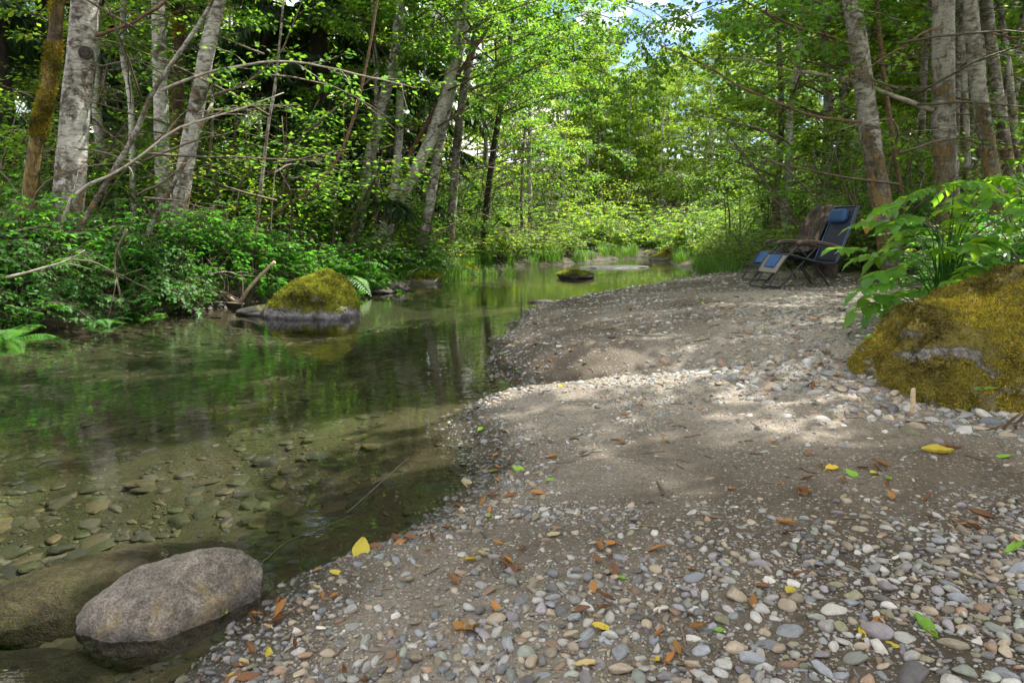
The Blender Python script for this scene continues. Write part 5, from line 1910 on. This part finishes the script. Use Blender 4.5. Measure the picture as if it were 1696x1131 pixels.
# notable stones traced in the photo: px, py, width in px, colour
NOTE = [(940 / 2.827, 731 + 990 / 2.827, 48, 'rust brown', 'wet orange brown stone at the waterline below the big rounded boulder'), (836 / 2.827, 731 + 1045 / 2.827, 40, 'dark grey', 'wet black stone at the bottom edge below the big rounded boulder'),
        (1215 / 2.827, 731 + 705 / 2.827, 40, 'greenish grey', 'pale greenish stone touching the right end of the big rounded boulder'), (1258 / 2.827, 731 + 757 / 2.827, 25, 'purple grey', 'purple grey stone beside the pale greenish stone at the boulder end'),
        (952 / 2.827, 731 + 858 / 2.827, 22, 'rust brown', 'small orange stone at the front edge of the big rounded boulder'), (1385 / 2.827, 731 + 567 / 2.827, 30, 'dark grey', 'flat black stone in the shallows right of the big rounded boulder'),
        (1096 + 350 / 2.827, 731 + 730 / 2.827, 52, 'tan', 'largest tan stone in the pebbles right of the lower centre'), (1096 + 900 / 2.827, 731 + 733 / 2.827, 37, 'olive', 'round olive stone in the lower right pebbles'),
        (1096 + 805 / 2.827, 731 + 795 / 2.827, 62, 'white', 'long white stone slanting in the lower right pebbles'), (1096 + 1140 / 2.827, 731 + 920 / 2.827, 48, 'pale grey', 'speckled grey stone standing out in the lower right corner'),
        (1096 + 1360 / 2.827, 731 + 945 / 2.827, 52, 'tan', 'broad tan stone under the curled green leaf in the lower right'), (1096 + 895 / 2.827, 731 + 1030 / 2.827, 46, 'greenish grey', 'smooth blue green stone near the lower right corner'),
        (1096 + 600 / 2.827, 731 + 900 / 2.827, 60, 'blue grey', 'long cracked blue grey stone in the lower right pebbles'), (1096 + 1010 / 2.827, 731 + 905 / 2.827, 55, 'purple grey', 'violet grey stone beside the speckled grey stone'),
        (1096 + 185 / 2.827, 731 + 985 / 2.827, 34, 'blue grey', 'blue grey stone left of the lower right pebble patch'), (1096 + 1170 / 2.827, 731 + 1110 / 2.827, 70, 'dark grey', 'big dark stone cut by the bottom edge at the lower right'),
        (1096 + 1420 / 2.827, 731 + 1090 / 2.827, 45, 'greenish grey', 'greenish stone at the bottom edge near the right corner'), (1096 + 150 / 2.827, 731 + 640 / 2.827, 40, 'blue grey', 'blue grey stone in the upper part of the lower pebble patch'),
        (500 + 1030 / 2.827, 731 + 750 / 2.827, 36, 'blue grey', 'smooth blue stone right of the two orange leaves in the lower middle'), (500 + 842 / 2.827, 731 + 685 / 2.827, 27, 'pale grey', 'pale flat stone on the bare dirt in the lower middle'),
        (500 + 1490 / 2.827, 731 + 1080 / 2.827, 46, 'tan', 'big pale tan stone cut near the bottom edge in the middle'), (500 + 1580 / 2.827, 731 + 1020 / 2.827, 32, 'white', 'creamy white stone near the bottom edge in the middle'),
        (500 + 1120 / 2.827, 731 + 1095 / 2.827, 36, 'blue grey', 'grey blue stone at the bottom edge in the middle'), (500 + 120 / 2.827, 731 + 1000 / 2.827, 30, 'tan', 'pale buff stone near the bottom edge left of the middle'),
        (1380 + 605 / 3.9, 430 + 995 / 3.9, 28, 'tan', 'pinkish round stone in front of the wooden stake'), (1380 + 1020 / 3.9, 430 + 1055 / 3.9, 40, 'blue grey', 'largest blue grey stone at the foot of the large mossy boulder'),
        (1380 + 195 / 3.9, 430 + 845 / 3.9, 26, 'pale grey', 'pale angular stone in the white band left of the wooden stake'), (1380 + 400 / 3.9, 430 + 870 / 3.9, 28, 'tan', 'rust stained stone just left of the wooden stake'),
        (1096 + 785 / 2.827, 300 + 905 / 2.827, 30, 'blue grey', 'rounded slate grey stone at the upper end of the white pebble band'), (1096 + 715 / 2.827, 300 + 985 / 2.827, 34, 'white', 'broad white stone in the white pebble band'),
        (500 + 725 / 2.827, 300 + 1075 / 2.827, 26, 'tan', 'tan stone on the waterline point where the gravel juts out'), (500 + 940 / 2.827, 300 + 890 / 2.827, 17, 'rust brown', 'pinkish stone at the tip of the far gravel mound'),
        (1096 + 850 / 2.827, 731 + 20 / 2.827, 26, 'pale grey', 'pale stone beside the yellow and brown leaves right of centre'), (1096 + 1150 / 2.827, 731 + 75 / 2.827, 24, 'blue grey', 'blue grey stone left of the long yellow leaf on the right'),
        (1096 + 925 / 2.827, 731 + 410 / 2.827, 28, 'tan', 'pinkish tan stone alone on the dark dirt at the right'), (1096 + 1590 / 2.827, 731 + 418 / 2.827, 30, 'tan', 'brown stone beside a pale one at the right picture edge')]
nX, nY, nR, nC, nL = [], [], [], [], []
for px, py, w, c, lab in NOTE:
    g = ghit(px, py)
    dep = project(g)[2][0]
    nX.append(g[0])
    nY.append(g[1])
    nR.append(w * dep / FPX / 2)
    nC.append(PN.index(c))
    nL.append(lab)
nn = len(NOTE)
# keep the random ones off the traced stones and off the boulders
keep = np.ones(len(X), bool)
for a, b, r in zip(nX, nY, nR):
    keep &= (X - a) ** 2 + (Yv - b) ** 2 > (r * 1.0 + Rr * .8) ** 2
ca, sa = math.cos(math.radians(22)), math.sin(math.radians(22))
rx, ry = X - ROCKS[0][0], Yv - ROCKS[0][1]
keep &= ((rx * ca + ry * sa) / .36) ** 2 + ((-rx * sa + ry * ca) / .25) ** 2 > 1
keep &= (((X - RB[0]) / 1.12) ** 2 + ((Yv - RB[1]) / .74) ** 2 > 1)
# thin out overlaps, larger first
X, Yv, Rr = X[keep], Yv[keep], Rr[keep]
order = np.argsort(-Rr)
X, Yv, Rr = X[order], Yv[order], Rr[order]
cell, good, gs = {}, [], .10
for i in range(len(X)):
    k0, k1 = int(X[i] // gs), int(Yv[i] // gs)
    okk = True
    for a in (-1, 0, 1):
        for b in (-1, 0, 1):
            for j in cell.get((k0 + a, k1 + b), ()):
                if (X[i] - X[j]) ** 2 + (Yv[i] - Yv[j]) ** 2 < ((Rr[i] + Rr[j]) * .62) ** 2:
                    okk = False
                    break
            if not okk:
                break
        if not okk:
            break
    if okk:
        good.append(i)
        cell.setdefault((k0, k1), []).append(i)
X, Yv, Rr = X[good], Yv[good], Rr[good]
X, Yv, Rr = np.concatenate([nX, X]), np.concatenate([nY, Yv]), np.concatenate([nR, Rr])
ci = np.concatenate([nC, rs.choice(len(PN), len(X) - nn, p=PW / PW.sum())]).astype(int)
Zg = height(X, Yv)
sx_, sy_, sz_ = Rr * rs.uniform(.95, 1.25, len(X)), Rr * rs.uniform(.5, .95, len(X)), Rr * rs.uniform(.34, .78, len(X))
sx_[:nn], sy_[:nn], sz_[:nn] = Rr[:nn], Rr[:nn] * .68, Rr[:nn] * .42
yaw, t1, t2 = rs.rand(len(X)) * 6.28, rs.randn(len(X)) * .22, rs.randn(len(X)) * .22
pz = Zg + sz_ * np.where(Yv < 2.1, rs.uniform(-.35, .45, len(X)), rs.uniform(-.65, .12, len(X)))
yaw[:nn] = rs.randn(nn) * .5
ppx, ppy, pdep = project(np.stack([X, Yv, pz], 1))
pix = 2 * Rr * FPX / np.maximum(pdep, .1)
vis = (ppx > -5) & (ppx < 1701) & (ppy > 0) & (ppy < 1136) & (pdep > .3)
rank = np.where(vis, pix, 0)
rank[:nn] = 1e6
top = np.argsort(-rank)[:290]
istop = np.zeros(len(X), bool)
istop[top] = True


def place_words(x, y, px, py):
    if y > 7:
        return 'on the far gravel mound'
    if y > 4.9 and px > 1180:
        return 'in front of the recliners'
    if px > 1230 and y > 3.0:
        return 'in the pale band beside the large mossy boulder'
    if x - XR(y) < .28:
        return 'at the waterline of the gravel bar' if y > 2.6 else 'at the wet edge near the big rounded boulder'
    if y > 2.9:
        return 'on the middle of the gravel bar'
    if px > 1400:
        return 'in the lower right pebbles'
    if px > 1000:
        return 'in the lower pebbles right of centre'
    if px > 640:
        return 'in the lower middle pebbles'
    return 'in the lower left pebbles'


lo, tiny = MB(), MB()
for i in np.where(~istop)[0]:
    lst = PLO if pix[i] > 9 else PTI
    V, F = lst[i % 8]
    cyw, syw = math.cos(yaw[i]), math.sin(yaw[i])
    v = V * (sx_[i], sy_[i], sz_[i])
    v[:, 2] += v[:, 0] * t1[i] + v[:, 1] * t2[i]
    v = np.stack([v[:, 0] * cyw - v[:, 1] * syw + X[i], v[:, 0] * syw + v[:, 1] * cyw + Yv[i], v[:, 2] + pz[i]], 1)
    (lo if pix[i] > 9 else tiny).add(v, F, np.array(PAL[PN[ci[i]]]) * (.5 + .75 * rs.rand()))
M['pebble_stuff'] = simple_mat('small_pebbles', (1, 1, 1), .65, 60, .3, .003, useattr=True)
g1 = stuff(link('gravel', lo.mesh('gravel', M['pebble_stuff'])))
g1['label'] = 'small loose stones spread over the gravel bar'
g2 = stuff(link('fine_gravel', tiny.mesh('fine_gravel', M['pebble_stuff'])))
g2['label'] = 'fine gravel spread over the gravel bar'
big_seen = {}
for i in sorted(top, key=lambda k: -pix[k]):
    c = PN[ci[i]]
    o = link('pebble', PVAR[i % 12][2])
    o.location = (X[i], Yv[i], pz[i])
    o.rotation_euler = (t1[i], t2[i], yaw[i])
    o.scale = (sx_[i], sy_[i], sz_[i])
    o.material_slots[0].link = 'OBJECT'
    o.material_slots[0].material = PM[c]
    w = place_words(X[i], Yv[i], ppx[i], ppy[i])
    if i < nn:
        lab = nL[i]
    else:
        n = big_seen.get((c, w), 0)
        big_seen[(c, w)] = n + 1
        lab = ('largest ' if n == 0 else 'second largest ' if n == 1 else 'small ') + c + ' pebble ' + w
    thing(o, lab, 'pebble', 'pebbles on the gravel bar')

# fine grit close to the camera
n = 32000
y = 1.3 + 3.6 * rs.rand(n) ** 1.25
xa, xb = np.maximum(XR(y) - .05, -y * .78), np.minimum(XF(y), y * .80)
x = xa + (xb - xa) * rs.rand(n)
keep = rs.rand(n) < np.clip(.22 + 2.0 * fbm2(x, y, 1.3, 66, 4), .04, 1)
x, y = x[keep], y[keep]
r = .0016 * (.0055 / .0016) ** rs.rand(len(x))
T8 = np.array([(1, 0, 0), (0, 1, 0), (-1, 0, 0), (0, -1, 0), (0, 0, .7), (0, 0, -.7)], float)
F8 = np.array([(0, 1, 4), (1, 2, 4), (2, 3, 4), (3, 0, 4), (1, 0, 5), (2, 1, 5), (3, 2, 5), (0, 3, 5)])
jit = T8[None] * (r[:, None, None]) * rs.uniform(.6, 1.3, (len(x), 6, 3))
V = jit + np.stack([x, y, height(x, y) + r * .3], 1)[:, None]
F = F8[None] + (np.arange(len(x)) * 6)[:, None, None]
cols = np.array([PAL[PN[k]] for k in rs.choice(len(PN), len(x), p=PW / PW.sum())]) * rs.uniform(.3, 1.15, len(x))[:, None]
gr = MB()
gr.add(V.reshape(-1, 3), F.reshape(-1, 3), np.repeat(cols, 6, 0))
g3 = stuff(link('grit', gr.mesh('grit', M['pebble_stuff'], False)))
g3['label'] = 'coarse sand grains on the near gravel bar'

# bits of twig and bark lying about
tw = MB()
rs2 = np.random.RandomState(123)
for k in range(520):
    y = 1.4 + 7.5 * rs2.rand() ** 1.5
    x = rs2.uniform(max(XR(y) + .03, -y * .75), min(XF(y), y * .78))
    if (x - RB[0]) ** 2 + (y - RB[1]) ** 2 < 1.0:
        continue
    L = rs2.uniform(.02, .07) * (1 + .12 * y) * (2.2 if k % 17 == 0 else 1)
    a = rs2.rand() * 6.28
    t = np.linspace(-.5, .5, 4)
    px_, py_ = x + t * L * math.cos(a) + rs2.randn(4) * L * .06, y + t * L * math.sin(a) + rs2.randn(4) * L * .06
    r = L * rs2.uniform(.025, .06)
    tw.add(*tube(np.stack([px_, py_, height(px_, py_) + r * .9], 1), np.linspace(r, r * .5, 4), 4), c=np.array([.10, .068, .042]) * rs2.uniform(.5, 2.0))
g5 = stuff(link('twig_litter', tw.mesh('twig_litter', M['pebble_stuff'])))
g5['label'] = 'bits of dead twig and bark strewn over the gravel bar'

# stones on the creek bed
BP = {'olive brown': (.085, .072, .036), 'mossy green': (.066, .076, .03), 'dark slate': (.036, .036, .03), 'yellow brown': (.13, .10, .045), 'grey': (.095, .09, .072)}
BN = list(BP)
BM = {k: pebble_mat('bed_stone_' + k.replace(' ', '_'), v, .35, .7) for k, v in BP.items()}
N = 15000
y = 1.2 + 9.5 * rs.rand(N) ** 1.5
xa, xb = np.maximum(XL(y) + .1, -y * .8 - .3), XR(y) - .03
x = xa + (xb - xa) * rs.rand(N)
keep = (xb > xa) & (rs.rand(N) < np.clip(.55 + .9 * fbm2(x, y, .7, 71, 3) - .55 * (x > XR(y) - .5), .05, 1))
x, y = x[keep], y[keep]
r = .014 * (.10 / .014) ** (rs.rand(len(x)) ** 2.6)
pz2 = height(x, y) - r * .06
rr = np.minimum(r, np.maximum(-pz2 - .006, .004) / .34)
gpx, gpy, gdep = project(np.stack([x, y, pz2], 1))
pp = 2 * rr * FPX / np.maximum(gdep, .1) * ((gpx > 0) & (gpx < 1696) & (gpy < 1131))
top2 = set(np.argsort(-pp)[:150].tolist())
bs_ = MB()
cnt = {}
for i in range(len(x)):
    c = BN[rs.choice(5, p=[.34, .22, .16, .12, .16])]
    s = (rr[i] * rs.uniform(.95, 1.3), rr[i] * rs.uniform(.6, .95), rr[i] * rs.uniform(.2, .34))
    a = rs.rand() * 6.28
    if i in top2:
        o = link('creek_stone', PVAR[i % 12][2], None, (x[i], y[i], pz2[i]))
        o.rotation_euler = (rs.randn() * .1, rs.randn() * .1, a)
        o.scale = s
        o.material_slots[0].link = 'OBJECT'
        o.material_slots[0].material = BM[c]
        w = ('in the near pool' if y[i] < 2.9 else 'in the middle pool' if y[i] < 4.5 else 'in the far pool') + (' by the left picture edge' if gpx[i] < 260 else ' halfway to the gravel' if gpx[i] < 540 else ' close to the gravel bar')
        thing(o, c + ' stone under water ' + w, 'stone', 'stones on the creek bed')
    else:
        V, F = (PLO if pp[i] > 9 else PTI)[i % 8]
        v = V * s
        v = np.stack([v[:, 0] * math.cos(a) - v[:, 1] * math.sin(a) + x[i], v[:, 0] * math.sin(a) + v[:, 1] * math.cos(a) + y[i], v[:, 2] + pz2[i]], 1)
        bs_.add(v, F, np.array(BP[c]) * (.7 + .6 * rs.rand()))
g4 = stuff(link('bed_gravel', bs_.mesh('bed_gravel', M['pebble_stuff'])))
g4['label'] = 'small stones covering the creek bed under the water'

# ------------------------------------------------------------------ fallen leaves
FL = {'brown': ((.15, .07, .03), (.12, .05, .02)), 'orange': ((.34, .16, .045), (.3, .12, .02)), 'yellow': ((.50, .38, .04), (.5, .36, .03)), 'green': ((.17, .33, .03), (.25, .45, .03)), 'pale': ((.42, .33, .18), (.3, .22, .1))}
FLM = {k: leaf_mat('fallen_leaf_' + k, a, b, .25, .4, .6) for k, (a, b) in FL.items()}


def fallen_mesh(seed, curl, w):
    rs = np.random.RandomState(seed)
    nu, nv = 9, 5
    V = []
    for i in range(nu):
        u = i / (nu - 1)
        wd = w * math.sin(math.pi * min(1, u * .96 + .02)) ** .7 * (1 + .10 * math.sin(u * 40))
        for j in range(nv):
            v = (j / (nv - 1) - .5) * 2
            a = v * curl
            V.append((u - .5 + rs.randn() * .012, wd * .5 * math.sin(a) / max(curl, .01), (.5 * wd * (1 - math.cos(a)) / max(curl, .01)) + .10 * curl * (u - .5) ** 2 * 2 + rs.randn() * .018))
    F = []
    for i in range(nu - 1):
        for j in range(nv - 1):
            a = i * nv + j
            F += [(a, a + 1, a + nv + 1), (a, a + nv + 1, a + nv)]
    V = np.array(V)
    V[:, 2] -= V[:, 2].min()
    mb = MB()
    mb.add(V, F)
    mb.add(*tube(np.array([(.48, 0, V[:, 2].mean() * .5), (.60, .02, .02), (.72, .05, .01)]), .012, 4))
    return mb.mesh('fallen_leaf', FLM['brown'])


FLV = [fallen_mesh(900, .8, .55), fallen_mesh(901, 1.1, .5), fallen_mesh(902, 1.7, .5), fallen_mesh(903, .3, .6), fallen_mesh(904, 2.2, .42)]


def maple_leaf_mesh():
    rs = np.random.RandomState(3)
    ang = [-90, -70, -30, -5, 15, 45, 68, 90, 112, 135, 165, 185, 210, 250]
    rad = [.15, .42, .5, .28, .55, .33, .34, .62, .34, .33, .55, .28, .5, .42]
    V = [(0, 0, .0)] + [(r * math.cos(math.radians(a)), r * math.sin(math.radians(a)), .16 * abs(math.cos(math.radians(a))) ** 2 + rs.rand() * .12) for a, r in zip(ang, rad)]
    F = [(0, i, i % 14 + 1) for i in range(1, 15)]
    mb = MB()
    mb.add(np.array(V), F)
    mb.add(*tube(np.array([(0, -.15, .02), (.02, -.4, .02), (.06, -.6, .0)]), .015, 4))
    return mb.mesh('fallen_leaf', FLM['orange'])


MAPLE = maple_leaf_mesh()
LN = [(775, 1044, 44, 'orange', 'lobed', 'lobed brown orange leaf standing out in the lower middle gravel'), (822, 1010, 32, 'orange', 1, 'curled orange leaf just above the lobed brown orange leaf'),
      (598, 916, 52, 'yellow', 0, 'long pale yellow leaf at the waterline'), (557, 950, 24, 'yellow', 3, 'bright yellow green leaf at the wet edge below the long pale yellow leaf'), (520, 982, 30, 'pale', 3, 'washed out leaf on the pebbles right of the big rounded boulder'),
      (366, 1036, 40, 'green', 1, 'fresh green leaf in front of the big rounded boulder'), (446, 1087, 28, 'yellow', 1, 'yellow green leaf below the big rounded boulder'), (385, 1122, 24, 'yellow', 0, 'yellow leaf cut by the bottom edge'),
      (860, 779, 24, 'green', 3, 'light green leaf on the bar just beside the shallow pool'), (817, 781, 18, 'green', 3, 'light green leaf at the very edge of the shallow pool'), (912, 796, 18, 'green', 3, 'folded light green leaf right of the shallow pool'),
      (772, 802, 34, 'pale', 0, 'tan leaf stranded in the shallows'), (726, 847, 16, 'green', 3, 'vivid green leaf on the wet sand'), (812, 860, 22, 'green', 1, 'thin green leaf on the wet sand right of the vivid one'),
      (1377, 778, 34, 'yellow', 1, 'ribbed golden leaf on the dirt right of centre'), (1555, 752, 62, 'yellow', 2, 'long yellow leaf with a brown one at the right'), (1570, 745, 40, 'brown', 2, 'brown leaf lying on the long yellow leaf at the right'),
      (1660, 758, 26, 'green', 3, 'yellow green leaf near the right picture edge'), (1472, 795, 24, 'green', 2, 'narrow green leaf on the dark dirt at the right'), (1303, 868, 34, 'orange', 2, 'rolled orange leaf on the dirt right of centre'),
      (1300, 885, 22, 'brown', 1, 'brown leaf just below the rolled orange leaf'), (1194, 1048, 28, 'green', 1, 'folded yellow green leaf in the lower pebbles'), (1345, 1024, 28, 'green', 3, 'pale green leaf on the lower right pebbles'),
      (1452, 1032, 36, 'orange', 2, 'curled rust leaf left of the speckled grey stone'), (1533, 1042, 60, 'green', 2, 'large dark green curled leaf in the lower right'), (1425, 1052, 32, 'yellow', 1, 'yellow brown leaf between the lower right stones'),
      (1472, 1072, 30, 'yellow', 0, 'pale yellow leaf on the violet grey stone'), (1158, 1118, 22, 'yellow', 1, 'golden leaf at the bottom edge'), (1680, 912, 44, 'green', 2, 'dark green leaf at the right picture edge'),
      (1145, 945, 18, 'orange', 0, 'bright orange leaf on the upper lower pebbles'), (1031, 960, 22, 'green', 1, 'green yellow leaf in the lower middle gravel'), (1186, 612, 14, 'yellow', 1, 'yellow leaf on the mound in front of the recliners'),
      (857, 611, 12, 'green', 3, 'pale green leaf on the tip of the far gravel mound'), (929, 640, 14, 'yellow', 0, 'yellow leaf in the dip between the two gravel mounds'), (1060, 672, 20, 'orange', 2, 'orange rolled leaf on the near gravel mound'),
      (1212, 812, 20, 'orange', 1, 'orange leaf on the pebbly dirt right of centre'), (866, 911, 26, 'brown', 2, 'curled brown leaf in the middle of the foreground'), (845, 942, 38, 'brown', 'lobed', 'flat brown lobed leaf in the lower middle'),
      (662, 900, 20, 'orange', 0, 'orange leaf at the wet edge right of the long pale yellow leaf'), (712, 912, 22, 'orange', 1, 'brown orange leaf on the pebbles near the wet edge'), (715, 892, 30, 'brown', 4, 'rolled brown leaf at the wet edge')]
rs = np.random.RandomState(95)


def put_leaf(g, L, c, var, lab, group=None):
    o = link('fallen_leaf', MAPLE if var == 'lobed' else FLV[var], None, (g[0], g[1], g[2] + .004))
    o.scale = (L, L, L)
    o.rotation_euler = (rs.randn() * .3, rs.randn() * .3, rs.rand() * 6.28)
    o.material_slots[0].link = 'OBJECT'
    o.material_slots[0].material = FLM[c]
    thing(o, lab, 'leaf', group)


for px, py, w, c, var, lab in LN:
    g = ghit(px, py)
    if g[2] < .004:
        g[2] = .004
    put_leaf(g, w * project(g)[2][0] / FPX * (1.25 if var == 'lobed' else 1.05), c, var, lab, 'fallen leaves on the gravel bar')
drift = []
for k in range(240):
    if k % 6 == 0 or not drift:
        y = 1.5 + 6.5 * rs.rand() ** 1.6
        x = rs.uniform(max(XR(y) + .02, -y * .75), min(XF(y) - .1, y * .75))
        if rs.rand() < .25:
            x = XR(y) + rs.uniform(.03, .15)
        drift = (x, y)
    x, y = drift[0] + rs.randn() * .05 * drift[1], drift[1] + rs.randn() * .05 * drift[1]
    if x < XR(y) + .02:
        continue
    if abs(x - RB[0]) < 1.05 and abs(y - RB[1]) < .7:
        continue
    c = ['brown', 'orange', 'yellow', 'green', 'pale'][rs.choice(5, p=[.52, .28, .05, .05, .10])]
    g = np.array([x, y, float(height(x, y)) + .004])
    q = project(g)
    if not (0 < q[0][0] < 1696 and q[1][0] < 1131):
        continue
    w = place_words(x, y, q[0][0], q[1][0])
    put_leaf(g, rs.uniform(.034, .082), c, rs.choice([0, 1, 2, 4]) if c in ('brown', 'orange') else rs.choice([0, 1, 3]), 'small %s fallen leaf %s' % (c, w), 'small fallen leaves on the gravel bar')


# ------------------------------------------------------------------ labels: say which one
LMK = [(0, 'at the left picture edge'), (75, 'behind the mossy crooked trunk'), (135, 'behind the thickest white alder'), (205, 'by the kinked stem'), (268, 'behind the straight white alder'), (335, 'behind the leaning white alder'),
       (440, 'by the thin upright sapling'), (530, 'above the mossy creek boulder'), (625, 'by the leftmost leaning alder'), (705, 'behind the slanting trunk'), (760, 'by the grey clump trunk'), (815, 'by the dark creekside tree'),
       (900, 'above the lone creek rock'), (980, 'above the bright reflection'), (1060, 'under the sky gap'), (1120, 'above the round bank rock'), (1200, 'left of the recliners'), (1300, 'above the camouflage quilt'),
       (1385, 'above the blue pillow'), (1450, 'by the leaning recliner alder'), (1520, 'left of the thick upright alder'), (1570, 'behind the thick upright alder'), (1640, 'right of the thick upright alder'), (1696, 'at the right picture edge')]
ORD = ['nearest', 'second nearest', 'third nearest', 'fourth nearest', 'fifth nearest', 'sixth nearest', 'seventh nearest', 'eighth nearest', 'ninth nearest', 'tenth nearest', 'eleventh nearest', 'twelfth nearest', 'thirteenth nearest', 'fourteenth nearest', 'fifteenth nearest', 'sixteenth nearest']
roots = [o for o in COL.objects if o.parent is None and o.get('label') and o.get('category')]


def dup_sets():
    d = {}
    for o in roots:
        d.setdefault(o['label'], []).append(o)
    return {k: v for k, v in d.items() if len(v) > 1}


for lab, objs in dup_sets().items():
    if objs[0]['category'] in ('tree', 'shrub', 'grass', 'fern'):
        for o in objs:
            x = project(np.array(o.location))[0][0]
            o['label'] = lab + ', ' + min(LMK, key=lambda t: abs(t[0] - x))[1]
for lab, objs in dup_sets().items():
    objs.sort(key=lambda o: o.location.y)
    for o, w in zip(objs, ORD):
        t = w + ' ' + lab
        if len(t.split()) <= 16:
            o['label'] = t
